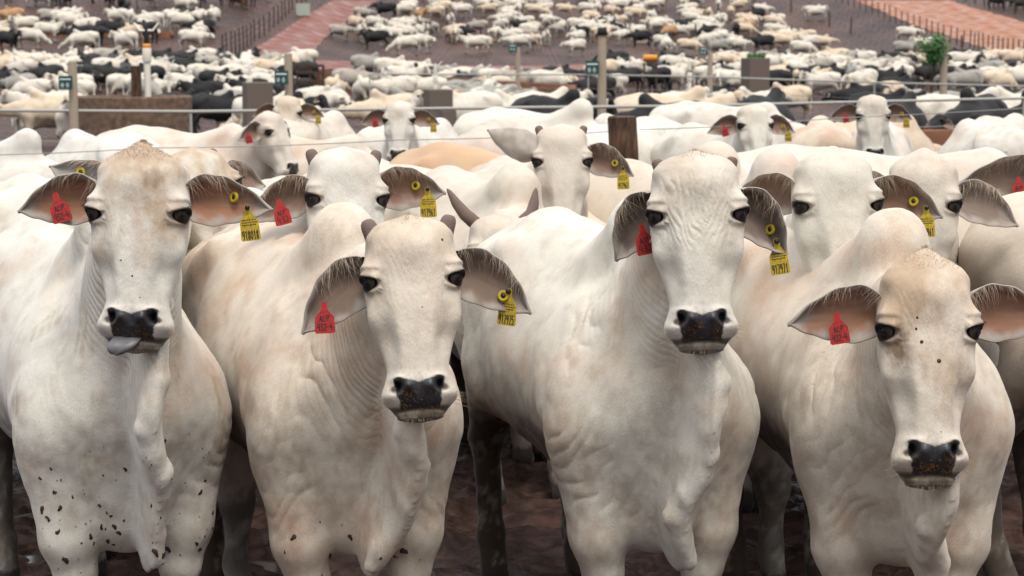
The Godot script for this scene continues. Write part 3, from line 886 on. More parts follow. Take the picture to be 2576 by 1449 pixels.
func build_fences() -> void:
	M.wood = mat(Color(0.13, 0.075, 0.05), 0.85)
	M.wood.albedo_texture = noise_tex(0.03, 51, 4, 0.35, 1.0, 256)
	M.wood.uv1_triplanar = true; M.wood.uv1_scale = Vector3(5, 0.7, 5)
	M.pipe = mat(Color(0.3, 0.285, 0.26), 0.6)
	M.wire = mat(Color(0.22, 0.2, 0.18), 0.5)
	# near wire fence with one thick cut-off post
	var wf := thing("wire_fence", "thin sagging wire fence with one thick sawn-off brown post", "fence", Transform3D(Basis(), grounded(at(1575, 390, 12.9))))
	var o := wf.position
	var line := [at(-200, 392, 12.2), at(380, 372, 12.4), at(1000, 352, 12.7), at(1545, 330, 12.95), at(1610, 326, 13.0), at(2100, 297, 13.8), at(2800, 255, 15.0)]
	for low in [0.0, 0.32]:
		for i in line.size() - 1:
			if i == 3:
				continue
			var a := wire(line[i] - o - Vector3(0, low, 0), line[i + 1] - o - Vector3(0, low, 0), 0.0032, 0.012)
			put(wf, "wire", to_mesh(a[0], a[1], null, a[3], M.wire))
	var top := at(1572, 292, 12.95)
	var g := grounded(top)
	var stump := tube([Vector3(0, -0.2, 0), Vector3(0.02, 0.5, 0), Vector3(-0.005, top.y - g.y - 0.25, 0), Vector3(-0.02, top.y - g.y - 0.012, 0), Vector3(-0.02, top.y - g.y, 0)], [0.105, 0.1, 0.098, 0.097, 0.088], 18)
	put(wf, "thick_post", to_mesh(stump[0], stump[1], null, stump[3], M.stump_wood), Transform3D(Basis(), g - o))
	for q in [[-200, 392, 12.2], [2800, 255, 15.0]]:
		var p := at(q[0], q[1], q[2])
		put(wf, "post", post_mesh(0.07, p.y - land(p.x, p.z) + 0.1), Transform3D(Basis(), grounded(p) - o))
	rail_fence("pale steel pipe rail fence behind the near herd", [at(-300, 276, 23.0), at(480, 281, 22.0), at(1290, 271, 22.5), at(1717, 267, 23.5), at(2576, 247, 26.5), at(2900, 238, 28.0)], 0.019, 3.1, 0.35)
	rail_fence("pale steel pipe rail fence among the farther pens", [at(930, 186, 60.0), at(1480, 188, 56.0), at(1760, 193, 54.0), at(2200, 208, 47.0), at(2700, 220, 44.0)], 0.024, 6.0, 0.4)
	var far := "post fences between the far pens"
	var fl := func(a): return a.map(func(q): return on_land(q[0], q[1]))
	fence("close row of brown posts along the dark pen beside the red road", fl.call([[560, 152], [640, 105], [700, 60], [735, 25], [770, 2]]), 2.4, 1.5, 0.06, 3, M.wire, far)
	fence("long close row of thin posts curving beside the wide orange road", fl.call([[2105, 2], [2210, 40], [2330, 85], [2440, 120], [2576, 152], [2700, 168]]), 2.0, 1.5, 0.06, 2, M.wire, far)
	fence("sparse post fence crossing the empty dark pen", fl.call([[1990, 30], [2140, 85], [2260, 105], [2420, 140]]), 6.0, 1.6, 0.08, 2, M.wire, far)
	fence("sparse post fence in front of the red lane", fl.call([[-60, 192], [200, 190], [560, 186]]), 7.0, 1.5, 0.09, 2, M.wire, far)
	fence("post fence along the verge above the wide orange road", fl.call([[2430, 3], [2500, 22], [2580, 42], [2700, 70]]), 2.2, 1.5, 0.08, 2, M.wire, far)
	fence("sparse row of posts among the white cattle uphill", fl.call([[1210, 90], [1500, 96], [1750, 104], [1990, 112]]), 8.0, 1.6, 0.09, 2, M.wire, far)
	fence("sparse row of posts behind the dark cattle", fl.call([[1840, 168], [2060, 172], [2300, 176], [2576, 180]]), 6.0, 1.7, 0.09, 2, M.wire, far)
	# tall single posts, some with a green pen board
	for q in [[182, 152, 285, 22.0, 0.055, 208, 165], [725, 133, 262, 24.0, 0.055, 195, 708], [1515, 85, 262, 30.0, 0.075, 170, 1490], [2376, 95, 190, 62.0, 0.13, 132, 2358], [1303, 120, 185, 80.0, 0.1, 120, 1290], [1787, 130, 190, 75.0, 0.11, 128, 1770]]:
		var tp := at(q[0], q[1], q[3]); var gp := grounded(tp)
		var root := thing("sign_post", ["weathered tall post with dark green pen board near the concrete tank", "weathered tall post with dark green pen board near the gate", "tall thick brown post with dark green pen board and black cap", "tall pale post with small teal board beside the green bush", "thin pale post with small teal board among white cattle", "thin pale post with small teal board beside the orange barrel"][[182, 725, 1515, 2376, 1303, 1787].find(q[0])], "post", Transform3D(Basis(), gp))
		var a := tube([Vector3(0, -0.2, 0), Vector3(0, (tp.y - gp.y) * 0.6, 0), Vector3(0, tp.y - gp.y - 0.02, 0), Vector3(0, tp.y - gp.y, 0)], [q[4], q[4] * 0.95, q[4] * 0.9, q[4] * 0.7], 10)
		put(root, "post", to_mesh(a[0], a[1], null, a[3], M.pale_wood))
		var b := at(q[6], q[5], q[3] - 0.1)
		var half: float = 0.5 * (34.0 if q[3] < 40.0 else 20.0) / F * q[3]
		var pa := plate(PackedVector2Array([Vector2(-half, -half), Vector2(half, -half), Vector2(half, half), Vector2(-half, half)]), 0.02)
		var board := to_mesh(pa[0], pa[1], null, pa[3], M.green_board)
		var SV := PackedVector3Array(); var SN := PackedVector3Array(); var SI := PackedInt32Array()
		for k in 2:
			strokes("0", Vector2(half * 0.42, half * 0.6), Vector2(-half * 0.6 + k * half * 0.75, -half * 0.65), half * 0.16, 0.013, SV, SN, SI)
		var o2 := SV.size()
		for c in [Vector2(-half * 0.8, half * 0.6), Vector2(-half * 0.8, half * 0.42), Vector2(half * 0.8, half * 0.6), Vector2(half * 0.8, half * 0.42)]:
			SV.append(Vector3(c.x, c.y, 0.013)); SN.append(Vector3(0, 0, 1))
		SI.append_array([o2, o2 + 2, o2 + 1, o2 + 1, o2 + 2, o2 + 3])
		to_mesh(SV, SN, null, SI, M.white_paint, board)
		put(root, "pen_board", board, Transform3D(Basis(), b - gp))
		if q[0] == 1515:
			a = tube([Vector3(0, tp.y - gp.y - 0.02, 0), Vector3(0, tp.y - gp.y + 0.1, 0)], [0.09, 0.07], 10)
			put(root, "cap", to_mesh(a[0], a[1], null, a[3], M.black_plastic))

func box(sx: float, sy: float, sz: float, bevel := 0.01) -> ArrayMesh:
	# a bevelled block standing on y = 0
	var o := PackedVector2Array()
	for c in [[1, 1], [-1, 1], [-1, -1], [1, -1]]:
		var cx: float = c[0] * (sx * 0.5 - bevel); var cz: float = c[1] * (sz * 0.5 - bevel)
		for k in 3:
			var a := atan2(c[1], c[0]) + (k - 1) * PI / 4.0
			o.append(Vector2(cx + cos(a) * bevel, cz + sin(a) * bevel))
	var V := PackedVector3Array(); var I := PackedInt32Array()
	var n := o.size()
	for lv in [[0.0, 1.0], [sy - bevel, 1.0], [sy, 1.0 - 2.0 * bevel / sx], [sy, 0.0]]:
		for p in o:
			V.append(Vector3(p.x * lv[1], lv[0], p.y * lv[1]))
	for i in 3:
		for j in n:
			var a := i * n + j; var b := i * n + (j + 1) % n
			I.append_array([a, b, a + n, b, b + n, a + n])
	var N := normals(V, I)
	return to_mesh(V, N, null, I, null)

func build_props() -> void:
	M.pale_box = mat(Color(0.3, 0.33, 0.27), 0.8)
	# round concrete water tank with a sprinkler riser
	M.concrete = mat(Color(0.2, 0.125, 0.085), 0.85)
	M.concrete.albedo_texture = noise_tex(0.02, 61, 5, 0.55, 1.0)
	M.concrete.uv1_triplanar = true; M.concrete.uv1_scale = Vector3(0.8, 0.8, 0.8)
	var c := at(337, 241, 28.0); var g := grounded(c)
	var R := 143.0 / F * 28.0
	var h := c.y - g.y
	var tank := thing("water_tank", "round brown concrete water tank", "water tank", Transform3D(Basis(), g))
	var prof := [[R * 0.98, -0.2], [R, 0.1], [R * 1.005, h - 0.03], [R * 0.995, h], [R - 0.09, h], [R - 0.1, h - 0.03], [R - 0.1, 0.1]]
	var a := lathe(prof, 64)
	put(tank, "wall", to_mesh(a[0], a[1], null, a[3], M.concrete), Transform3D(Basis(Vector3.RIGHT, -PI / 2.0), Vector3.ZERO))
	a = lathe([[0.0, h - 0.2], [R - 0.1, h - 0.2]], 40)
	put(tank, "water", to_mesh(a[0], a[1], null, a[3], M.water), Transform3D(Basis(Vector3.RIGHT, -PI / 2.0), Vector3.ZERO))
	sprinkler("tall white sprinkler riser with orange band strapped to a dark post in the tank", at(368, 68, 28.0), 0.05, g.y + h - 0.2, true)
	sprinkler("short white sprinkler standing before the red lane", at(628, 165, 60.0), 0.06, 0.0, false)
	sprinkler("short white sprinkler standing in front of the orange feed trough", at(1095, 160, 52.0), 0.05, 0.0, false)
	sprinkler("short white sprinkler beside the pale post uphill", at(1735, 150, 55.0), 0.06, 0.0, false)
	sprinkler("small white sprinkler among the near pens' cattle by the tank", at(424, 155, 70.0), 0.06, 0.0, false)
	# long orange feed trough
	M.trough = mat(Color(0.25, 0.11, 0.06), 0.9)
	M.trough.albedo_texture = noise_tex(0.02, 62, 4, 0.7, 1.0, 256)
	M.trough.uv1_triplanar = true; M.trough.uv1_scale = Vector3(0.5, 0.5, 0.5)
	var pa := at(785, 178, 100.0); var pb := at(1420, 214, 84.0)
	trough("long orange earth-coloured feed trough running between the pens", pa, pb, 0.75)
	trough("brown feed trough behind the pipe rail, beside black cattle", at(1690, 336, 21.0), at(2750, 326, 22.0), 0.5)
	trough("low earth-coloured trough crossing the dark pen above the red lane", on_land(60, 92) + Vector3(0, 0.5, 0), on_land(430, 97) + Vector3(0, 0.5, 0), 0.7)
	# blocks and drums
	for q in [[648, 232, 40.0, 68, 50, 0], [1102, 252, 36.0, 62, 55, 0], [1900, 170, 60.0, 56, 48, 1], [1125, 290, 24.0, 40, 30, 0]]:
		var p := at(q[0], q[1], q[2])
		var gb := grounded(p)
		var ht: float = p.y + float(q[4]) * 0.5 / F * q[2] - gb.y
		var lab: String = {648: "dark concrete block standing beside the tall post with pen board", 1102: "dark concrete block in front of the orange feed trough", 1900: "dark drum with green grass growing out of its top", 1125: "small rusty brown block just behind the pipe rail", 1613: "pale brown block among white cattle uphill", 1735: "brown block beside black cattle near the far pipe rail", 60: "brown mud-stained block on the slope by the dark cattle", 190: "tall grey-brown block on the slope among white cattle", 1300: "reddish brown block close to the end of the orange trough", 2290: "brown block beside the green bush"}[q[0]]
		var root := thing("concrete_block", lab, "block", Transform3D(Basis(Vector3.UP, 0.3), gb))
		var bm := put(root, "block_body", box(float(q[3]) / F * q[2], ht, float(q[3]) / F * q[2], 0.02), Transform3D.IDENTITY, M.concrete_dark)
		if q[5] == 1:
			tuft(root, "grass_tuft", Vector3(0, ht - 0.02, 0), 0.3, 0.28, 160)
		if q[0] == 2290:
			pass
	for q in [["pale brown block among white cattle uphill", 1613, 108, 28.0, 34.0], ["pale grey-green box at the edge of the red road", 762, 40, 34.0, 30.0]]:
		var bp := on_land(q[1], q[2])
		var dd := EYE.distance_to(bp)
		var br := thing("concrete_block", q[0], "block", Transform3D(Basis(Vector3.UP, 0.2), bp))
		put(br, "block_body", box(q[3] / F * dd, q[4] / F * dd, 0.6, 0.02), Transform3D.IDENTITY, M.pale_wood if q[1] == 1613 else M.pale_box)
	bush("leafy green bush growing beside the tall pale post", at(2345, 162, 62.0), 0.5, 0.8)
	# barrel and gate
	var ob := at(1636, 146, 70.0); var og := grounded(ob)
	var barrel := thing("barrel", "bright orange barrel lying between the cattle", "barrel", Transform3D(Basis(), Vector3(ob.x, ob.y, ob.z)))
	a = lathe([[0.0, -0.26], [0.1, -0.26], [0.12, -0.24], [0.13, 0.0], [0.12, 0.24], [0.1, 0.26], [0.0, 0.26]], 20)
	put(barrel, "drum", to_mesh(a[0], a[1], null, a[3], mat(Color(0.5, 0.2, 0.02), 0.6)), Transform3D(Basis(Vector3.UP, PI / 2.0), Vector3.ZERO))
	for k in [-1.0, 1.0]:
		a = tube([Vector3(0.22 * k, og.y - ob.y - 0.2, 0), Vector3(0.22 * k, -0.17, 0)], [0.04, 0.04], 8)
		put(barrel, "leg", to_mesh(a[0], a[1], null, a[3], M.wood))
	var gp := grounded(at(780, 150, 78.0))
	var gate := thing("gate", "dark brown wooden gate at the foot of the red road", "gate", Transform3D(Basis(Vector3.UP, -0.2), gp))
	for x in [-0.55, 0.0, 0.55]:
		put(gate, "gate_post", post_mesh(0.06, 2.15), Transform3D(Basis(), Vector3(x, 0, 0)))
	for y in [0.75, 1.1, 1.45, 1.8, 2.08]:
		put(gate, "rail", box(1.16, 0.1, 0.05), Transform3D(Basis(), Vector3(0, y, 0.07)), M.wood)

func trough(label: String, a: Vector3, b: Vector3, wide: float) -> void:
	# a, b: ends of the rim that faces the camera
	var g := grounded(a)
	var root := thing("feed_trough", label, "trough", Transform3D(Basis(), g))
	var n := 14
	var d := (b - a).normalized()
	var back := Vector3(d.z, 0, -d.x).normalized()
	if back.z > 0.0:
		back = -back
	var V := PackedVector3Array(); var I := PackedInt32Array()
	for i in n + 1:
		var p := a.lerp(b, float(i) / n)
		var q := grounded(p, -0.2)
		for k in [q, p, p + back * 0.08, p + back * 0.14 - Vector3(0, 0.25, 0), p + back * (wide - 0.14) - Vector3(0, 0.25, 0), p + back * (wide - 0.08), p + back * wide, q + back * wide]:
			V.append(k - g)
	for i in n:
		for j in 7:
			var e := i * 8 + j
			I.append_array([e, e + 1, e + 8, e + 1, e + 9, e + 8])
	var am := to_mesh(V, normals(V, I), null, I, M.trough)
	put(root, "trough_wall", am)

func sprinkler(label: String, top: Vector3, r: float, foot: float, big: bool) -> void:
	var g := grounded(top)
	if big:
		g.y = foot
	var root := thing("sprinkler", label, "sprinkler", Transform3D(Basis(), g))
	var h := top.y - g.y
	var k := r / 0.05
	var a := tube([Vector3.ZERO, Vector3(0, h - 0.5 * k, 0)], [r, r * 0.95], 14)
	put(root, "riser_pipe", to_mesh(a[0], a[1], null, a[3], M.white_pipe))
	a = tube([Vector3(0, h - 0.5 * k, 0), Vector3(0, h - 0.3 * k, 0)], [r * 1.3, r * 1.3], 14)
	put(root, "coupling", to_mesh(a[0], a[1], null, a[3], M.white_pipe))
	if big:
		a = tube([Vector3(0, h - 0.3, 0), Vector3(0, h - 0.24, 0)], [r * 1.15, r * 1.15], 14)
		put(root, "band", to_mesh(a[0], a[1], null, a[3], mat(Color(0.7, 0.25, 0.02), 0.5)))
		a = tube([Vector3(-0.16, -0.3, 0.02), Vector3(-0.16, 0.62, 0.02), Vector3(-0.16, 0.63, 0.02)], [0.075, 0.075, 0.065], 12)
		put(root, "post", to_mesh(a[0], a[1], null, a[3], M.stump_wood))
	a = tube([Vector3(0, h - 0.24 * k, 0), Vector3(0, h, 0)], [r * 0.8, r * 0.55], 12)
	put(root, "nozzle_body", to_mesh(a[0], a[1], null, a[3], M.black_plastic if big else M.white_pipe))
	a = tube([Vector3(-0.18 * k, h + 0.06 * k, 0), Vector3(-0.1 * k, h - 0.05 * k, 0), Vector3(0.1 * k, h - 0.05 * k, 0), Vector3(0.18 * k, h + 0.06 * k, 0)], [r * 0.3, r * 0.4, r * 0.4, r * 0.3], 8)
	put(root, "nozzle_arm", to_mesh(a[0], a[1], null, a[3], M.white_pipe))

func tuft(root: Node3D, called: String, p: Vector3, r: float, tall: float, count: int) -> void:
	var rng := RandomNumberGenerator.new(); rng.seed = 88
	var V := PackedVector3Array(); var I := PackedInt32Array()
	for i in count:
		var a := rng.randf() * TAU
		var q := p + Vector3(cos(a), 0, sin(a)) * r * sqrt(rng.randf())
		var d := Vector3(rng.randf_range(-0.5, 0.5), 1.0, rng.randf_range(-0.5, 0.5)).normalized() * tall * rng.randf_range(0.5, 1.0)
		var s := Vector3(rng.randf_range(-1, 1), 0, rng.randf_range(-1, 1)).normalized() * 0.012
		var o := V.size()
		V.append_array([q - s, q + s, q + d * 0.6 + s * 0.8, q + d * 0.6 - s * 0.8, q + d + Vector3(d.x, -0.1 * tall, d.z) * 0.4])
		I.append_array([o, o + 1, o + 2, o, o + 2, o + 3, o + 3, o + 2, o + 4])
	put(root, called, to_mesh(V, normals(V, I), null, I, M.leaf)).set_meta("kind", "stuff")

func bush(label: String, foot: Vector3, r: float, tall: float) -> void:
	var g := grounded(foot)
	var root := thing("bush", label, "bush", Transform3D(Basis(), g))
	var rng := RandomNumberGenerator.new(); rng.seed = 12
	var base := foot.y - g.y
	var V := PackedVector3Array(); var I := PackedInt32Array()
	for s in 7:
		var lean := Vector3(rng.randf_range(-0.6, 0.6), 1.0, rng.randf_range(-0.6, 0.6)).normalized()
		var P := []; var R := []
		for k in 5:
			P.append(Vector3(0, base * 0.0, 0) + Vector3(0, base, 0) * minf(1.0, k / 2.0) + lean * tall * 0.9 * maxf(0.0, k - 1.0) / 3.0); R.append(0.025 - 0.004 * k)
		var a := tube(P, R, 6)
		put(root, "stem", to_mesh(a[0], a[1], null, a[3], M.wood))
		for i in 260:
			var f := rng.randf_range(0.15, 1.05)
			var c: Vector3 = Vector3(0, base, 0) + lean * tall * f + Vector3(rng.randfn(0, 1), rng.randfn(0, 0.8), rng.randfn(0, 1)) * 0.16 * r / 0.65
			var d := Vector3(rng.randf_range(-1, 1), rng.randf_range(-0.6, 0.6), rng.randf_range(-1, 1)).normalized() * 0.11
			var w := d.cross(Vector3(rng.randf(), rng.randf(), rng.randf())).normalized() * 0.03
			var o := V.size()
			V.append_array([c, c + d * 0.5 + w, c + d, c + d * 0.5 - w])
			I.append_array([o, o + 1, o + 2, o, o + 2, o + 3])
	put(root, "foliage", to_mesh(V, normals(V, I), null, I, M.leaf))
# ---------------------------------------------------------------- the cattle in the farther pens
var far_kinds := []

func far_specs() -> Array:
	var out := []
	for q in [
		["stand", Vector3(0.0, 1.5, 0.55), 0.0, 28.0, {}],
		["look", Vector3(0.22, 1.5, 0.45), 55.0, 20.0, {}],
		["feed", Vector3(0.0, 0.75, 0.62), 0.0, 40.0, {}],
		["low", Vector3(-0.1, 1.2, 0.68), -20.0, 45.0, {}],
	]:
		out.append({"label": q[0], "yaw": 0.0, "cell": 0.036, "fine": 3.0, "mud": 0.5, "folds": 0.0, "coat": Color(0.74, 0.7, 0.63), "tan_amount": 0.25, "noise": make_noise(200 + out.size()), "head": head_at(q[1], q[2], q[3], 0.0)})
	return out

func build_far() -> void:
	var rng := RandomNumberGenerator.new(); rng.seed = 2024
	var coats := {}
	for k in {"white": Color(1.0, 0.97, 0.92), "cream": Color(0.97, 0.84, 0.7), "grey": Color(0.52, 0.52, 0.52), "tan": Color(0.68, 0.42, 0.25), "brown": Color(0.3, 0.17, 0.11), "black": Color(0.035, 0.035, 0.04)}.keys():
		var m: StandardMaterial3D = M.hide.duplicate()
		m.albedo_color = {"white": Color(1.0, 0.97, 0.92), "cream": Color(0.97, 0.84, 0.7), "grey": Color(0.52, 0.52, 0.52), "tan": Color(0.68, 0.42, 0.25), "brown": Color(0.3, 0.17, 0.11), "black": Color(0.035, 0.035, 0.04)}[k]
		m.albedo_color = (m.albedo_color * 0.86).linear_to_srgb()
		coats[k] = m
	var tail_a := tube([Vector3(0, 1.27, -1.52), Vector3(0, 1.15, -1.6), Vector3(0.01, 0.9, -1.62), Vector3(0, 0.55, -1.6), Vector3(0, 0.35, -1.6)], [0.035, 0.03, 0.02, 0.028, 0.008], 6)
	var tail_mesh := to_mesh(tail_a[0], tail_a[1], null, tail_a[3], M.tail)
	var ea := ear_build({"droop": 0.05}, 3.0, make_noise(3))
	var ear_b := to_mesh(ea[0], ea[1], ea[2], ea[3], M.ear)
	ea = mirrored(ea)
	var ear_a := to_mesh(ea[0], ea[1], ea[2], ea[3], M.ear)
	var protos := []
	for k in far_kinds:
		var root := Node3D.new()
		root.name = "cow"
		var am := to_mesh(k[1].V, k[1].N, k[1].C, k[1].I + k[1].P, M.hide)
		put(root, "body", am)
		put(root, "tail", tail_mesh)
		for side in [-1.0, 1.0]:
			var b := ear_basis(Vector3(0.93, -0.15, -0.2), Vector3(0.2, -0.2, 1))
			if side < 0.0:
				b = Basis.from_scale(Vector3(-1, 1, 1)) * b * Basis.from_scale(Vector3(-1, 1, 1))
			put(root, "ear", ear_a if side < 0.0 else ear_b, k[0].head * Transform3D(b, Vector3(side * 0.108, -0.128, -0.085)))
		protos.append(root)
	var spots := []
	# corners of a patch of land (u, v of the photograph), how many, coats, where it is, heading and its spread
	var mixed := ["white", "white", "white", "white", "white", "white", "cream", "cream", "white", "black", "white", "white", "white", "white", "cream", "tan", "black"]
	var pale := ["white", "white", "white", "cream", "grey"]
	var dark := ["black", "black", "black", "white", "brown", "grey", "white"]
	for r in [
		[[[0, 66], [560, 66], [520, 138], [0, 138]], 26, mixed, "in the dark pen above the red lane", 90, 70],
		[[[0, 4], [690, 4], [640, 26], [0, 26]], 16, dark, "high on the slope above the dark pen", 90, 80],
		[[[975, 5], [1960, 5], [1990, 148], [830, 148]], 88, mixed, "in the crowded pen across the valley", 80, 80],
		[[[1700, 70], [2010, 70], [2060, 150], [1700, 150]], 16, pale, "at the thin end of the crowded far pen", 80, 60],
		[[[2450, 6], [2576, 20], [2576, 36], [2500, 20]], 5, ["black"], "behind the fence above the wide orange road", 90, 60],
		[[[0, 190], [730, 190], [730, 285], [0, 285]], 36, ["white", "white", "white", "grey", "black", "black", "cream"], "in the pen below the red lane", 90, 60],
		[[[1620, 180], [2600, 180], [2600, 262], [1620, 262]], 44, ["white", "white", "cream", "grey", "black", "black"], "in the pen behind the far pipe rail", 90, 60],
		[[[-60, 300], [200, 300], [200, 390], [-60, 390]], 5, pale, "beside the concrete tank", 90, 70],
		[[[490, 290], [830, 290], [830, 390], [490, 390]], 9, ["white", "cream", "grey", "black"], "between the tank and the sprinkler", 90, 70],
		[[[830, 232], [1500, 240], [1500, 400], [830, 400]], 24, ["white", "cream", "white", "tan", "grey"], "below the orange feed trough", 80, 70],
		[[[1640, 290], [2600, 290], [2600, 400], [1640, 400]], 17, ["white", "cream", "black", "black", "grey"], "close behind the near pipe rail", 90, 70],
	]:
		var c: Array = r[0]
		var done := 0; var tries := 0
		while done < r[1] and tries < 4000:
			tries += 1
			var f := rng.randf(); var h := rng.randf()
			var u: float = lerpf(lerpf(c[0][0], c[1][0], f), lerpf(c[3][0], c[2][0], f), h)
			var v: float = lerpf(lerpf(c[0][1], c[1][1], f), lerpf(c[3][1], c[2][1], f), h)
			var p := on_land(u, v)
			var ok := true
			for s in spots:
				if Vector2(s.x - p.x, s.z - p.z).length() < (1.35 if tries < 2000 else 1.0):
					ok = false
					break
			if not ok:
				continue
			spots.append(p)
			var way: float = r[4] * (1.0 if rng.randf() < 0.5 else -1.0) + rng.randfn(0.0, 0.5) * r[5]
			far_cow(protos, coats, p, way, r[2][rng.randi() % r[2].size()], r[3], rng)
			done += 1
	# ones that stand out: [u, v of the feet, heading, coat, where]
	for q in [[2035, 52, -95, "white"], [2065, 52, 85, "white"], [2085, 130, 95, "cream"], [2300, 108, 70, "white"], [2305, 140, -120, "white"], [2295, 150, 60, "grey"]]:
		far_cow(protos, coats, on_land(q[0], q[1]), q[2], q[3], "alone in the emptier dark pen beside the wide orange road", rng)
	for i in 8:
		var p := at(955.0 + i * 66.0, 195.0, 106.0 - i * 1.2)
		far_cow(protos, coats, grounded(p), 75.0 + rng.randf_range(-15, 15), "white" if i % 3 else "grey", "feeding in line behind the orange feed trough", rng, 2)
	for q in [[1460, 32.0, 40, "black"], [1600, 31.0, -120, "black"], [2420, 29.0, -35, "black"], [2560, 28.0, -130, "black"], [2300, 31.0, 140, "black"], [1960, 34.0, 150, "black"], [2520, 31.0, 80, "white"], [1780, 33.0, 100, "cream"]]:
		far_cow(protos, coats, grounded(at(q[0], 300.0, q[1])), q[2], q[3], "standing just behind the near pipe rail", rng)
	# past the three hundred: the thick of the herd, too many to count
	var mm := MultiMesh.new()
	mm.transform_format = MultiMesh.TRANSFORM_3D
	mm.use_colors = true
	mm.mesh = protos[3].get_node("body").mesh
	var more := []
	for zone in [[985.0, 1900.0, 850.0, 1800.0, 3.0, 118.0, 75], [0.0, 740.0, 0.0, 740.0, 186.0, 240.0, 34], [1500.0, 2600.0, 1500.0, 2600.0, 176.0, 235.0, 60], [840.0, 1500.0, 840.0, 1500.0, 228.0, 280.0, 18], [0.0, 560.0, 0.0, 540.0, 8.0, 130.0, 8]]:
		var tries := 0; var done := 0
		while done < zone[6] and tries < 3000:
			tries += 1
			var f := rng.randf(); var h := rng.randf()
			var p := on_land(lerpf(lerpf(zone[0], zone[1], f), lerpf(zone[2], zone[3], f), h), lerpf(zone[4], zone[5], h))
			var ok := true
			for q in spots:
				if Vector2(q.x - p.x, q.z - p.z).length() < 1.2:
					ok = false
					break
			if ok:
				spots.append(p)
				more.append([p, 1 if rng.randf() < (0.1 if zone[4] < 50.0 else 0.3) else 0])
				done += 1
	mm.instance_count = more.size()
	for i in more.size():
		mm.set_instance_transform(i, Transform3D(Basis(Vector3.UP, rng.randf() * TAU).scaled(Vector3.ONE * rng.randf_range(0.92, 1.08)), grounded(more[i][0])))
		mm.set_instance_color(i, Color(0.04, 0.04, 0.045) if more[i][1] == 1 else [Color(1.0, 0.97, 0.92), Color(0.97, 0.84, 0.7), Color(1.0, 0.97, 0.94), Color(0.6, 0.58, 0.56)][i % 4])
	var mass := MultiMeshInstance3D.new()
	mass.name = "distant_cattle"
	mass.multimesh = mm
	add_child(mass)
	mass.set_meta("kind", "stuff")
	tag(mass, "thick of the pale and black cattle crowding the farther pens", "cattle")
	for p in protos:
		p.free()

func far_cow(protos: Array, coats: Dictionary, p: Vector3, way: float, coat: String, where: String, rng: RandomNumberGenerator, pose := -1) -> void:
	var k: int = pose if pose >= 0 else [0, 1, 2, 3, 3, 0][rng.randi() % 6]
	var o: Node3D = protos[k].duplicate()
	o.name = numbered("cow")
	add_child(o)
	var size := rng.randf_range(0.9, 1.04) * (1.06 if p.z < -95.0 else 1.0)
	o.transform = Transform3D(Basis(Vector3.UP, deg_to_rad(way)).scaled(Vector3(size * rng.randf_range(0.92, 1.08), size, size)), grounded(p))
	o.get_node("body").material_override = coats[coat]
	o.get_node("tail").material_override = coats[coat]
	var pose_words: String = ["standing head up ", "looking aside ", "with head down low ", "with lowered head "][k] if where.find("standing") < 0 and where.find("feeding") < 0 else ""
	tag(o, coat + " cow " + pose_words + where, "cow", "cattle " + where)
# ---------------------------------------------------------------- shapes from joined capsules
# A bone is [a, b, ra, rb, k, squash_axis, squash, sign]; squash < 1 flattens it along squash_axis.
static func bone(list: Array, a: Vector3, b: Vector3, ra: float, rb: float, k := 0.06, axis := Vector3.ZERO, squash := 1.0, sgn := 1.0) -> void:
	list.append([a, b, ra, rb, k, axis, squash, sgn])

static func bone2(list: Array, a: Vector3, b: Vector3, ra: float, rb: float, k := 0.06, axis := Vector3.ZERO, squash := 1.0, sgn := 1.0) -> void:
	list.append([a, b, ra, rb, k, axis, squash, sgn])
	list.append([Vector3(-a.x, a.y, a.z), Vector3(-b.x, b.y, b.z), ra, rb, k, Vector3(-axis.x, axis.y, axis.z), squash, sgn])

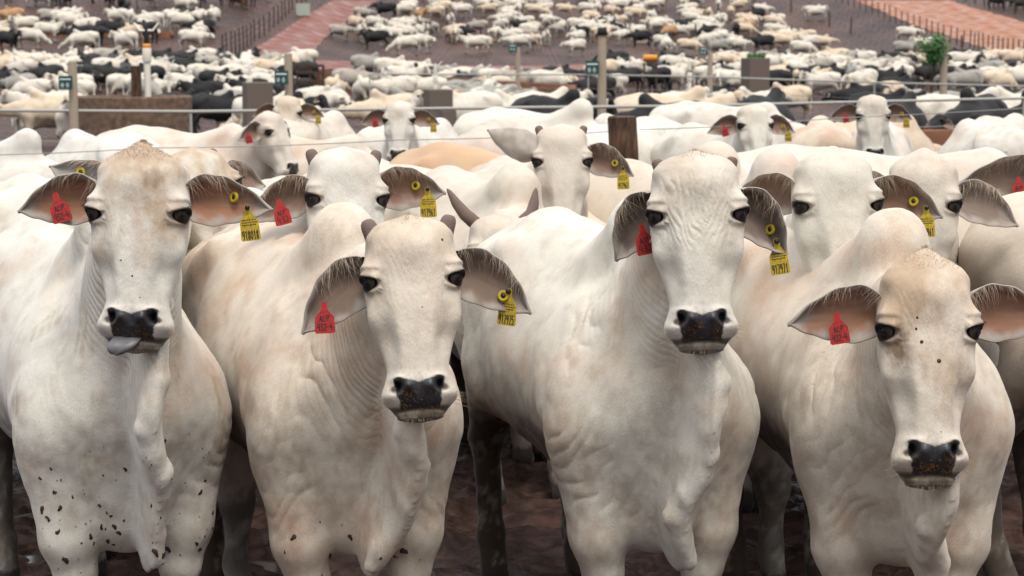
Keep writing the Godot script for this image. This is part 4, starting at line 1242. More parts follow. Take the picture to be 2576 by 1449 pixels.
static func nets(bones: Array, cell: float) -> Array:
	var nb := bones.size()
	var A := PackedVector3Array(); var D := PackedVector3Array(); var N := PackedVector3Array()
	var IL := PackedFloat32Array(); var R := PackedFloat32Array(); var RD := PackedFloat32Array()
	var K := PackedFloat32Array(); var SQ := PackedFloat32Array(); var MU := PackedFloat32Array(); var SG := PackedFloat32Array()
	var lo := Vector3(1e9, 1e9, 1e9); var hi := -lo
	for b in bones:
		var a0: Vector3 = b[0]; var b0: Vector3 = b[1]
		var ax: Vector3 = b[5]
		var d0 := b0 - a0
		if b[6] != 1.0:
			d0 += ax * (d0.dot(ax) * (1.0 / b[6] - 1.0))
		A.append(a0); D.append(d0); N.append(ax)
		IL.append(1.0 / maxf(d0.length_squared(), 1e-9)); R.append(b[2]); RD.append(b[3] - b[2])
		K.append(b[4]); SQ.append(1.0 / b[6] - 1.0); MU.append(minf(1.0, b[6])); SG.append(b[7])
		if b[7] > 0.0:
			var rm: float = maxf(b[2], b[3]) * maxf(1.0, b[6]) + 0.03
			var rv := Vector3(rm, rm, rm)
			lo = lo.min(a0 - rv).min(b0 - rv); hi = hi.max(a0 + rv).max(b0 + rv)
	var B := 4
	var bs := B * cell
	var gx := int(ceil((hi.x - lo.x) / bs)) + 1; var gy := int(ceil((hi.y - lo.y) / bs)) + 1; var gz := int(ceil((hi.z - lo.z) / bs)) + 1
	var nx := gx * B + 1; var ny := gy * B + 1; var nz := gz * B + 1
	var sy := nx; var sz := nx * ny
	var val := PackedFloat32Array(); val.resize(nx * ny * nz); val.fill(1.0)
	var active := PackedInt32Array()
	var rad := 0.87 * bs
	var ev := PackedFloat32Array(); ev.resize(nb)
	for kz in gz:
		for ky in gy:
			for kx in gx:
				var c := lo + Vector3((kx + 0.5) * bs, (ky + 0.5) * bs, (kz + 0.5) * bs)
				var d := 1e9
				for i in nb:
					var q := c - A[i]
					var s := SQ[i]
					if s != 0.0:
						q += N[i] * (q.dot(N[i]) * s)
					var t := clampf(q.dot(D[i]) * IL[i], 0.0, 1.0)
					var e := ((q - D[i] * t).length() - R[i] - RD[i] * t) * MU[i]
					ev[i] = e
					var k := K[i]
					if SG[i] > 0.0:
						var h := maxf(k - absf(d - e), 0.0) / k
						d = minf(d, e) - h * h * k * 0.25
					else:
						var h2 := maxf(k - absf(d + e), 0.0) / k
						d = maxf(d, -e) + h2 * h2 * k * 0.25
				var x0 := kx * B; var y0 := ky * B; var z0 := kz * B
				if absf(d) > rad * 1.04:
					if d < 0.0:
						for z in B:
							for y in B:
								var o := x0 + (y0 + y) * sy + (z0 + z) * sz
								for x in B:
									val[o + x] = -1.0
					continue
				active.append(kx + ky * 1024 + kz * 1048576)
				var ids := PackedInt32Array()
				for i in nb:
					if SG[i] > 0.0:
						if ev[i] < minf(d + 2.0 * rad, rad) + K[i]:
							ids.append(i)
					elif ev[i] < rad + K[i]:
						ids.append(i)
				for z in B:
					for y in B:
						var o := x0 + (y0 + y) * sy + (z0 + z) * sz
						for x in B:
							var p := lo + Vector3((x0 + x) * cell, (y0 + y) * cell, (z0 + z) * cell)
							d = 1e9
							for i in ids:
								var q := p - A[i]
								var s := SQ[i]
								if s != 0.0:
									q += N[i] * (q.dot(N[i]) * s)
								var t := clampf(q.dot(D[i]) * IL[i], 0.0, 1.0)
								var e := ((q - D[i] * t).length() - R[i] - RD[i] * t) * MU[i]
								var k := K[i]
								if SG[i] > 0.0:
									var h := maxf(k - absf(d - e), 0.0) / k
									d = minf(d, e) - h * h * k * 0.25
								else:
									var h2 := maxf(k - absf(d + e), 0.0) / k
									d = maxf(d, -e) + h2 * h2 * k * 0.25
							val[o + x] = d
	# one vertex in each crossed cell
	var V := PackedVector3Array()
	var vid := PackedInt32Array(); vid.resize(val.size()); vid.fill(-1)
	var cells := PackedInt32Array()
	var offs := PackedInt32Array([0, 1, sy, sy + 1, sz, sz + 1, sz + sy, sz + sy + 1])
	var edges := [[0, 1], [2, 3], [4, 5], [6, 7], [0, 2], [1, 3], [4, 6], [5, 7], [0, 4], [1, 5], [2, 6], [3, 7]]
	var e0 := PackedInt32Array(); var e1 := PackedInt32Array()
	for e in edges:
		e0.append(e[0]); e1.append(e[1])
	var cv := PackedVector3Array()
	for i in 8:
		cv.append(Vector3(i & 1, (i >> 1) & 1, (i >> 2) & 1))
	for a in active:
		var x0 := (a & 1023) * B; var y0 := ((a >> 10) & 1023) * B; var z0 := (a >> 20) * B
		for z in range(z0 - 1, z0 + B):
			if z < 0 or z >= nz - 1:
				continue
			for y in range(y0 - 1, y0 + B):
				if y < 0 or y >= ny - 1:
					continue
				for x in range(x0 - 1, x0 + B):
					if x < 0 or x >= nx - 1:
						continue
					var o := x + y * sy + z * sz
					if vid[o] != -1:
						continue
					var m := 0
					for i in 8:
						if val[o + offs[i]] < 0.0:
							m += 1
					if m == 0 or m == 8:
						continue
					var acc := Vector3.ZERO
					var n := 0
					for i in 12:
						var va := val[o + offs[e0[i]]]; var vb := val[o + offs[e1[i]]]
						if (va < 0.0) != (vb < 0.0):
							acc += cv[e0[i]].lerp(cv[e1[i]], va / (va - vb))
							n += 1
					vid[o] = V.size()
					cells.append(o)
					V.append(lo + (Vector3(x, y, z) + acc / n) * cell)
	var I := PackedInt32Array()
	for o in cells:
		# the edges that start at this cell's low corner
		var in0 := val[o] < 0.0
		for ax in 3:
			var s1: int = [1, sy, sz][ax]
			var in1 := val[o + s1] < 0.0
			if in0 == in1:
				continue
			var u: int = [sy, sz, 1][ax]
			var w: int = [sz, 1, sy][ax]
			if o - u - w < 0:
				continue
			var q0 := vid[o]; var q1 := vid[o - u]; var q2 := vid[o - u - w]; var q3 := vid[o - w]
			if q1 < 0 or q2 < 0 or q3 < 0:
				continue
			if in0:
				I.append_array([q0, q2, q1, q0, q3, q2])
			else:
				I.append_array([q0, q1, q2, q0, q2, q3])
	return [V, I]

static func normals(V: PackedVector3Array, I: PackedInt32Array) -> PackedVector3Array:
	var N := PackedVector3Array(); N.resize(V.size())
	for i in range(0, I.size(), 3):
		var a := I[i]; var b := I[i + 1]; var c := I[i + 2]
		var n := (V[c] - V[a]).cross(V[b] - V[a])
		N[a] += n; N[b] += n; N[c] += n
	for i in N.size():
		N[i] = N[i].normalized()
	return N

# splits the long edges of the triangles inside a wanted region, so that fine folds have points to bend
static func refine(V: PackedVector3Array, I: PackedInt32Array, N: PackedVector3Array, want: PackedByteArray) -> PackedInt32Array:
	var mids := {}
	var out := PackedInt32Array()
	var m := PackedInt32Array([0, 0, 0])
	for i in range(0, I.size(), 3):
		var any := 0
		for e in 3:
			var a := I[i + e]; var b := I[i + (e + 1) % 3]
			m[e] = -1
			if want[a] == 1 and want[b] == 1:
				var key := mini(a, b) * 4194304 + maxi(a, b)
				var got: int = mids.get(key, -1)
				if got < 0:
					got = V.size()
					mids[key] = got
					var p := (V[a] + V[b]) * 0.5
					var pa := p - N[a] * (p - V[a]).dot(N[a])
					var pb := p - N[b] * (p - V[b]).dot(N[b])
					V.append(p.lerp((pa + pb) * 0.5, 0.7))
					N.append((N[a] + N[b]).normalized())
				m[e] = got
				any += 1
		var a := I[i]; var b := I[i + 1]; var c := I[i + 2]
		if any == 0:
			out.append_array([a, b, c])
		elif any == 3:
			out.append_array([a, m[0], m[2], m[0], b, m[1], m[2], m[1], c, m[0], m[1], m[2]])
		else:
			# any == 1: two wanted corners share one edge
			var e := 0
			while m[e] < 0:
				e += 1
			var p := I[i + e]; var q := I[i + (e + 1) % 3]; var r := I[i + (e + 2) % 3]
			out.append_array([p, m[e], r, m[e], q, r])
	return out
# ---------------------------------------------------------------- cattle
static func tab(t: float, xs: PackedFloat32Array, ys: PackedFloat32Array) -> float:
	var n := xs.size()
	if t <= xs[0]:
		return ys[0]
	if t >= xs[n - 1]:
		return ys[n - 1]
	var i := 0
	while t > xs[i + 1]:
		i += 1
	var i0 := maxi(i - 1, 0); var i3 := mini(i + 2, n - 1)
	var f := (t - xs[i]) / (xs[i + 1] - xs[i])
	return cubic_interpolate_in_time(ys[i], ys[i + 1], ys[i0], ys[i3], f, xs[i + 1] - xs[i], xs[i0] - xs[i], xs[i3] - xs[i])

static func sstep(a: float, b: float, x: float) -> float:
	return smoothstep(a, b, x)

static func gauss(p: Vector3, c: Vector3, s: Vector3) -> float:
	var q := (p - c) / s
	var r := q.length_squared()
	return exp(-r) if r < 9.0 else 0.0

# The head in its own axes: x across, y up the face (poll at 0, chin at -0.55), z out of the forehead.
static func head_shape(h: Dictionary, fine: float) -> Array:
	var T := PackedFloat32Array([0.0, 0.004, 0.014, 0.035, 0.07, 0.12, 0.17, 0.225, 0.28, 0.335, 0.38, 0.412, 0.44, 0.47, 0.495, 0.513, 0.53, 0.544, 0.55])
	var W := PackedFloat32Array([0.004, 0.046, 0.078, 0.103, 0.118, 0.1225, 0.1225, 0.1185, 0.109, 0.095, 0.083, 0.078, 0.084, 0.093, 0.09, 0.073, 0.06, 0.042, 0.004])
	var ZF := PackedFloat32Array([-0.085, -0.062, -0.04, -0.018, 0.0, 0.007, 0.008, 0.009, 0.009, 0.007, 0.005, 0.006, 0.012, 0.006, -0.012, -0.03, -0.034, -0.05, -0.075])
	var ZM := PackedFloat32Array([-0.085, -0.085, -0.085, -0.08, -0.075, -0.07, -0.065, -0.07, -0.075, -0.075, -0.07, -0.065, -0.06, -0.06, -0.065, -0.075, -0.075, -0.075, -0.075])
	var ZB := PackedFloat32Array([-0.085, -0.11, -0.135, -0.165, -0.185, -0.2, -0.21, -0.23, -0.24, -0.225, -0.19, -0.165, -0.15, -0.14, -0.135, -0.13, -0.12, -0.1, -0.075])
	var NA := PackedFloat32Array([0.0, 0.0, 0.02, 0.04, 0.05, 0.05, 0.08, 0.17, 0.25, 0.28, 0.24, 0.16, 0.08, 0.12, 0.16, 0.1, 0.0, 0.0, 0.0])
	var wide: float = h.get("wide", 1.0)
	var dome: float = h.get("dome", 0.0)
	var rows := PackedFloat32Array()
	var t := 0.0
	while t < 0.549:
		rows.append(t)
		var st := 0.0052
		if t > 0.415:
			st = 0.0034
		elif t < 0.03:
			st = 0.002
		elif t > 0.13 and t < 0.215:
			st = 0.0038
		t += st * fine
	rows.append(0.55)
	var U := int(120 / fine)
	var V := PackedVector3Array()
	var pad := PackedFloat32Array()
	var noise: FastNoiseLite = h.noise
	var wr: float = h.get("wrinkle", 0.3)
	var ex := Vector3(0.1175, -0.172, -0.037)
	var bumps := [
		[Vector3(0.112, -0.135, -0.03), Vector3(0.026, 0.02, 0.035), Vector3(0.011, 0, 0.012)],
		[Vector3(0.117, -0.174, -0.02), Vector3(0.02, 0.018, 0.024), Vector3(-0.008, 0, -0.006)],
		[Vector3(0.088, -0.207, 0.0), Vector3(0.014, 0.024, 0.022), Vector3(-0.004, 0, -0.011)],
		[Vector3(0.1, -0.275, -0.05), Vector3(0.022, 0.04, 0.035), Vector3(0.012, 0, 0.008)],
		[Vector3(0.082, -0.335, -0.025), Vector3(0.024, 0.04, 0.03), Vector3(-0.015, 0, -0.007)],
		[Vector3(0.116, -0.085, -0.06), Vector3(0.03, 0.03, 0.04), Vector3(-0.012, 0, -0.004)],
		[Vector3(0.046, -0.32, 0.005), Vector3(0.016, 0.08, 0.025), Vector3(0, 0, 0.008)],
		[Vector3(0.051, -0.450, 0.0), Vector3(0.0085, 0.0105, 0.03), Vector3(0.0, 0.002, -0.034)],
		[Vector3(0.06, -0.463, -0.008), Vector3(0.009, 0.007, 0.03), Vector3(0.0, 0.0, -0.022)],
		[Vector3(0.054, -0.431, 0.0), Vector3(0.02, 0.008, 0.03), Vector3(0.0, 0.003, 0.009)],
		[Vector3(0.028, -0.452, 0.0), Vector3(0.012, 0.016, 0.03), Vector3(0.0, 0.0, 0.011)],
		[Vector3(0.083, -0.478, -0.03), Vector3(0.018, 0.02, 0.03), Vector3(0.006, 0, 0.006)],
	]
	for tt in rows:
		var w := tab(tt, T, W) * wide
		var zf := tab(tt, T, ZF); var zm := tab(tt, T, ZM); var zb := tab(tt, T, ZB); var na := tab(tt, T, NA)
		for j in U:
			var a := TAU * j / U
			a += 0.4 * cos(a)
			var ca := cos(a); var sa := sin(a)
			var p := 0.86 if sa > 0.0 else 0.95
			var x := w * signf(ca) * pow(absf(ca), p)
			var zz := zm + (zf - zm if sa > 0.0 else zm - zb) * signf(sa) * pow(absf(sa), p)
			x *= 1.0 - na * sstep(-0.1, 0.8, sa)
			var v := Vector3(x, -tt, zz)
			var m := Vector3(absf(x), -tt, zz)
			var g := Vector3.ZERO
			for b in bumps:
				var e := gauss(m, b[0], b[1])
				if e > 0.0:
					g += b[2] * e
			# centre line of the face
			g.z += 0.010 * gauss(m, Vector3(0, -0.075, 0), Vector3(0.07, 0.05, 0.06))
			g.z -= 0.005 * gauss(m, Vector3(0, -0.17, 0), Vector3(0.04, 0.05, 0.05))
			g.z -= 0.006 * gauss(m, Vector3(0, -0.452, 0), Vector3(0.006, 0.03, 0.04))
			g.y += 0.01 * gauss(m, Vector3(0, 0.0, -0.08), Vector3(0.028, 0.02, 0.05))
			g.y += dome * gauss(m, Vector3(0, 0.0, -0.07), Vector3(0.05, 0.03, 0.08))
			# lids
			var r := Vector2((m.y - ex.y) / 1.12, (m.z - ex.z) * 0.9 + (m.x - ex.x) * 0.3).length()
			if m.x > 0.08 and r < 0.06:
				var above := sstep(-0.008, 0.012, m.y - ex.y)
				g += Vector3(0.0062, 0.0, 0.004) * exp(-pow((r - 0.0215) / 0.006, 2.0)) * (1.0 + 0.9 * above)
				g += Vector3(0.0, -0.007, 0.0) * exp(-pow((r - 0.0215) / 0.007, 2.0)) * above
				g -= Vector3(0.011, 0, 0.006) * exp(-pow(r / 0.0125, 2.0))
				g += Vector3(0.003, 0.0, 0.002) * exp(-pow((r - 0.037) / 0.005, 2.0)) * above
				g -= Vector3(0.0025, 0.0, 0.0015) * exp(-pow((r - 0.0295) / 0.0035, 2.0)) * above
			# mouth line
			var mk := sstep(-0.115, -0.085, zz)
			g.z -= 0.009 * mk * exp(-pow((tt - 0.5105 - 0.25 * m.x * m.x / 0.08) / 0.0036, 2.0))
			# brow and nose wrinkles
			var wz := wr * sstep(0.04, 0.09, tt) * (1.0 - sstep(0.2, 0.3, tt)) * sstep(-0.06, -0.01, zz)
			if wz > 0.0:
				var ph := (m.x * 1.0 + 0.25 * (tt - 0.15)) / 0.017 + 2.2 * noise.get_noise_3d(x * 500.0, tt * 260.0, 0.0)
				g.z += wz * 0.0042 * (pow(absf(sin(PI * ph)), 0.7) - 0.6)
			g += Vector3(0.4, 0, 1) * 0.0022 * noise.get_noise_3d(x * 700.0, tt * 700.0, zz * 700.0)
			g.x *= signf(x)
			v += g
			V.append(v)
			var wid := lerpf(0.064, 0.05, clampf((tt - 0.43) / 0.07, 0.0, 1.0)) * wide
			var top := 0.436 + 0.006 * exp(-pow(m.x / 0.012, 2.0)) - 0.006 * exp(-pow((m.x - 0.05) / 0.02, 2.0))
			var k := sstep(0.002, -0.002, m.x - wid + 0.004 * noise.get_noise_3d(x * 2500.0, tt * 2500.0, 5.0)) * sstep(top - 0.001, top + 0.003, tt) * sstep(0.517, 0.508, tt) * sstep(-0.07, -0.05, zz)
			pad.append(k)
	var I := PackedInt32Array()
	for i in rows.size() - 1:
		for j in U:
			var a := i * U + j; var b := i * U + (j + 1) % U
			I.append_array([a, a + U, b, b, a + U, b + U])
	return [V, I, pad]

# Colour of the face at a point of the head's own axes (real-world base colours, linear).
static func head_color(p: Vector3, pad: float, h: Dictionary) -> Color:
	var n: FastNoiseLite = h.noise
	var t := -p.y
	var m := absf(p.x)
	var base: Color = h.coat
	var tan_c: Color = h.get("tan", Color(0.45, 0.29, 0.17))
	var c := base
	var n1 := n.get_noise_3d(p.x * 260.0, p.y * 200.0, p.z * 260.0)
	var n2 := n.get_noise_3d(p.x * 1300.0 + 50.0, p.y * 700.0, p.z * 1300.0)
	var n3 := n.get_noise_3d(p.x * 3600.0 + 9.0, p.y * 3000.0, p.z * 3600.0)
	c = c.lerp(tan_c, clampf(h.get("brow_tan", 0.3) * (sstep(0.3, 0.0, t) * 0.9 + n1 * 0.9 + 0.45 * n2), 0.0, 0.75))
	c = c.lerp(Color(0.45, 0.36, 0.28), clampf(0.28 * n2 + 0.28 * n1 - 0.02, 0.0, 0.3))
	if h.get("patch", 0.0) > 0.0:
		var q: Vector3 = h.patch_at
		c = c.lerp(Color(0.2, 0.12, 0.07), h.patch * clampf(gauss(p, q, h.patch_size) * 1.9 + 0.7 * n2 + 0.5 * n3 - 0.55, 0.0, 0.9))
	# dark skin round the eye
	var r := Vector3(m - 0.118, (p.y + 0.172) / 1.15, (p.z + 0.037)).length()
	c = c.lerp(Color(0.2, 0.15, 0.12), 0.5 * sstep(0.046, 0.03, r + 0.012 * n2))
	c = c.lerp(Color(0.018, 0.014, 0.012), sstep(0.028, 0.021, r + 0.004 * n2))
	var tear := Vector3((m - 0.098) / 0.9, p.y + 0.207, (p.z) * 0.6)
	c = c.lerp(Color(0.2, 0.15, 0.11), 0.55 * exp(-pow(tear.length() / 0.017, 2.0)) * (0.7 + n2))
	# muzzle
	var ring := gauss(Vector3(p.x, p.y, p.z * 0.6), Vector3(0, -0.445, 0), Vector3(0.11, 0.05, 0.08))
	c = c.lerp(Color(0.6, 0.55, 0.5), ring * 0.6)
	c = c.lerp(Color(0.2, 0.14, 0.12), clampf(ring * (0.55 * maxf(n3, 0.0) + 0.2 * n2), 0.0, 0.6))
	c = c.lerp(Color(0.06, 0.045, 0.04), 0.75 * sstep(0.502, 0.509, t) * sstep(0.524, 0.513, t) * sstep(-0.1, -0.06, p.z))
	c = c.lerp(Color(0.1, 0.065, 0.03).lerp(Color(0.03, 0.022, 0.017), clampf(0.5 + n2 + n3, 0.0, 1.0)), sstep(0.505, 0.513, t) * clampf(0.97 + 0.4 * n2, 0.0, 0.98) * sstep(-0.115, -0.085, p.z) * (0.75 + 0.25 * float(h.get("feed", 0.6))))
	c = c.lerp(Color(0.03, 0.031, 0.037).lerp(Color(0.012, 0.011, 0.011), clampf(0.5 + n2, 0.0, 1.0)), pad)
	c = c.lerp(Color(0.006, 0.005, 0.005), maxf(gauss(Vector3(m, p.y, 0), Vector3(0.052, -0.452, 0), Vector3(0.011, 0.013, 1)), gauss(Vector3(m, p.y, 0), Vector3(0.06, -0.463, 0), Vector3(0.009, 0.008, 1))) * sstep(-0.06, -0.04, p.z) * (0.3 + 0.7 * pad))
	var n4 := n.get_noise_3d(p.x * 8500.0 + 3.0, p.y * 8500.0, p.z * 8500.0)
	var crumbs := sstep(0.3, 0.42, n4 + 0.5 * n2) * float(h.get("feed", 0.6)) * sstep(0.452, 0.49, t) * sstep(0.06, 0.04, m) * sstep(-0.06, -0.03, p.z)
	c = c.lerp(Color(0.42, 0.22, 0.04), 0.85 * crumbs)
	return c

# One animal. Local axes: y up, z forward, origin on the ground under the front of the chest.
# s: head (Transform3D of the head in these axes), cell, fine, and the colours.
static func cow_bones(s: Dictionary) -> Array:
	var L := []
	var X := Vector3.RIGHT
	var fat: float = s.get("fat", 1.0)
	var lie: bool = s.get("lie", false)
	bone(L, Vector3(0, 0.99, -0.2), Vector3(0, 0.98, -0.85), 0.32, 0.36, 0.1, X, 0.82 * fat)
	bone(L, Vector3(0, 0.92, -0.3), Vector3(0, 0.9, -1.0), 0.27, 0.27, 0.12, X, 1.02 * fat)
	bone(L, Vector3(0, 1.1, -0.95), Vector3(0, 1.1, -1.36), 0.3, 0.27, 0.1, X, 0.86)
	bone(L, Vector3(0, 1.28, -0.35), Vector3(0, 1.32, -1.15), 0.07, 0.07, 0.14)
	bone(L, Vector3(0, 1.32, -1.15), Vector3(0, 1.28, -1.5), 0.08, 0.06, 0.12)
	bone2(L, Vector3(0.19, 1.3, -1.06), Vector3(0.215, 1.26, -1.12), 0.055, 0.05, 0.08)
	bone2(L, Vector3(0.1, 1.18, -1.5), Vector3(0.1, 1.12, -1.48), 0.07, 0.08, 0.1)
	# hump
	var hs: float = s.get("hump", 1.0)
	bone(L, Vector3(0, 1.27 + 0.17 * hs, -0.17), Vector3(0, 1.24 + 0.1 * hs, -0.34), 0.12, 0.1, 0.13, X, 0.92)
	# shoulders and chest
	bone2(L, Vector3(0.13, 1.14, -0.24), Vector3(0.205, 0.88, 0.0), 0.085, 0.11, 0.08)
	bone2(L, Vector3(0.19, 1.06, -0.3), Vector3(0.225, 0.9, -0.2), 0.09, 0.09, 0.07)
	bone2(L, Vector3(0.185, 0.95, -0.06), Vector3(0.185, 0.78, -0.06), 0.12, 0.12, 0.1)
	bone(L, Vector3(0, 0.92, 0.02), Vector3(0, 0.62, -0.05), 0.2, 0.17, 0.12)
	bone(L, Vector3(0, 0.66, -0.15), Vector3(0, 0.66, -0.6), 0.12, 0.14, 0.12)
	# legs
	var fo: Array = s.get("fore", [0.0, 0.0])
	for i in 2:
		var sx := -1.0 if i == 0 else 1.0
		var f: float = fo[i]
		bone(L, Vector3(0.19 * sx, 0.82, -0.06), Vector3(0.18 * sx, 0.52, -0.03 + 0.3 * f), 0.135, 0.09, 0.05)
		bone(L, Vector3(0.18 * sx, 0.52, -0.035 + 0.3 * f), Vector3(0.165 * sx, 0.4, -0.03 + 0.5 * f), 0.088, 0.066, 0.03)
		bone(L, Vector3(0.16 * sx, 0.4, -0.03 + 0.5 * f), Vector3(0.16 * sx, 0.16, -0.05 + 0.6 * f), 0.055, 0.04, 0.03)
		bone(L, Vector3(0.16 * sx, 0.16, -0.05 + 0.6 * f), Vector3(0.16 * sx, 0.11, -0.03 + 0.6 * f), 0.05, 0.045, 0.03)
		bone(L, Vector3(0.16 * sx, 0.1, -0.02 + 0.6 * f), Vector3(0.16 * sx, 0.035, 0.02 + 0.6 * f), 0.045, 0.055, 0.02)
		bone(L, Vector3(0.16 * sx, 1.12, -1.28), Vector3(0.19 * sx, 0.82, -1.18), 0.19, 0.135, 0.1, X, 0.8)
		bone(L, Vector3(0.18 * sx, 0.86, -1.24), Vector3(0.17 * sx, 0.55, -1.47), 0.125, 0.066, 0.08)
		bone(L, Vector3(0.17 * sx, 0.55, -1.48), Vector3(0.165 * sx, 0.18, -1.42), 0.06, 0.044, 0.04)
		bone(L, Vector3(0.165 * sx, 0.18, -1.42), Vector3(0.165 * sx, 0.035, -1.36), 0.052, 0.055, 0.03)
	# neck: from the shoulders to the back of the head
	var hd: Transform3D = s.head
	var nape := hd * Vector3(0, -0.1, -0.135)
	var jaw := hd * Vector3(0, -0.27, -0.155)
	var base_t := Vector3(0, 1.18, -0.14)
	var base_b := Vector3(0, 1.0, 0.0)
	var mid_t := base_t.lerp(nape, 0.55) + Vector3(0, 0.02, 0)
	var mid_b := base_b.lerp(jaw, 0.55) + Vector3(0, -0.02, 0)
	bone(L, base_t, mid_t, 0.125, 0.092, 0.08)
	bone(L, mid_t, nape, 0.1, 0.08, 0.08)
	bone(L, base_b, mid_b, 0.19, 0.105, 0.12)
	bone(L, mid_b, jaw, 0.105, 0.07, 0.08)
	bone(L, base_t.lerp(base_b, 0.5), mid_t.lerp(mid_b, 0.5), 0.165, 0.11, 0.09)
	bone(L, mid_t.lerp(mid_b, 0.5), nape.lerp(jaw, 0.6), 0.115, 0.08, 0.08)
	# dewlap: loose hanging skin from the throat to the brisket
	var dw: Array = s.get("dewlap", [])
	for d in dw:
		bone(L, d[0], d[1], d[2], d[3], d[4], d[5], d[6])
	for d in s.get("extra", []):
		bone(L, d[0], d[1], d[2], d[3], d[4], d[5] if d.size() > 5 else Vector3.ZERO, d[6] if d.size() > 6 else 1.0, d[7] if d.size() > 7 else 1.0)
	return L

static func coat_color(p: Vector3, n: Vector3, s: Dictionary, neck: float) -> Color:
	var nz: FastNoiseLite = s.noise
	var base: Color = s.coat
	var n1 := nz.get_noise_3d(p.x * 130.0, p.y * 130.0, p.z * 90.0)
	var n2 := nz.get_noise_3d(p.x * 500.0 + 80.0, p.y * 380.0, p.z * 300.0)
	var n3 := nz.get_noise_3d(p.x * 1700.0 + 30.0, p.y * 800.0, p.z * 1700.0)
	var c := base
	c = c.lerp(s.get("tan", Color(0.56, 0.34, 0.22)), clampf(float(s.get("tan_amount", 0.35)) * (n1 * 1.5 + 0.5 * n2 + 0.25 * n3 + 0.1), 0.0, 0.75))
	c = c.lerp(Color(0.45, 0.36, 0.28), clampf(0.5 * n2 - 0.3 * n1 + 0.2 * n3, 0.0, 0.36))
	# dried mud splashed up, ragged and grainy, with shade of undersides painted in
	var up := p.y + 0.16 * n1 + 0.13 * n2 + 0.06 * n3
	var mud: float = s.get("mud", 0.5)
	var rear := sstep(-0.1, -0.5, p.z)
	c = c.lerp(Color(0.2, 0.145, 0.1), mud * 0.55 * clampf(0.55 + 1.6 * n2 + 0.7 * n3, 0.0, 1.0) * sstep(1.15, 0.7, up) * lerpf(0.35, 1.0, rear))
	c = c.lerp(Color(0.055, 0.037, 0.026), mud * clampf(1.05 + 0.5 * n2 + 0.4 * n3, 0.0, 1.0) * sstep(0.56 + 0.3 * rear, 0.4 + 0.28 * rear, up) * lerpf(s.get("front_mud_shade", 0.8), 1.0, rear))  # darkest mud, also painting in shade on rear flanks and legs
	if p.y < 0.09:
		c = Color(0.04, 0.03, 0.025)
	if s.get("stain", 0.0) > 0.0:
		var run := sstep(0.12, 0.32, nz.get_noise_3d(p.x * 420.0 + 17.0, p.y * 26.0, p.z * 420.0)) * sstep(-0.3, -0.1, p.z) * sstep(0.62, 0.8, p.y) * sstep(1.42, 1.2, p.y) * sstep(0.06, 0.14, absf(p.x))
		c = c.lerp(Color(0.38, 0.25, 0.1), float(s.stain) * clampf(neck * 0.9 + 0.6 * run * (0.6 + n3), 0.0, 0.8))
	return c

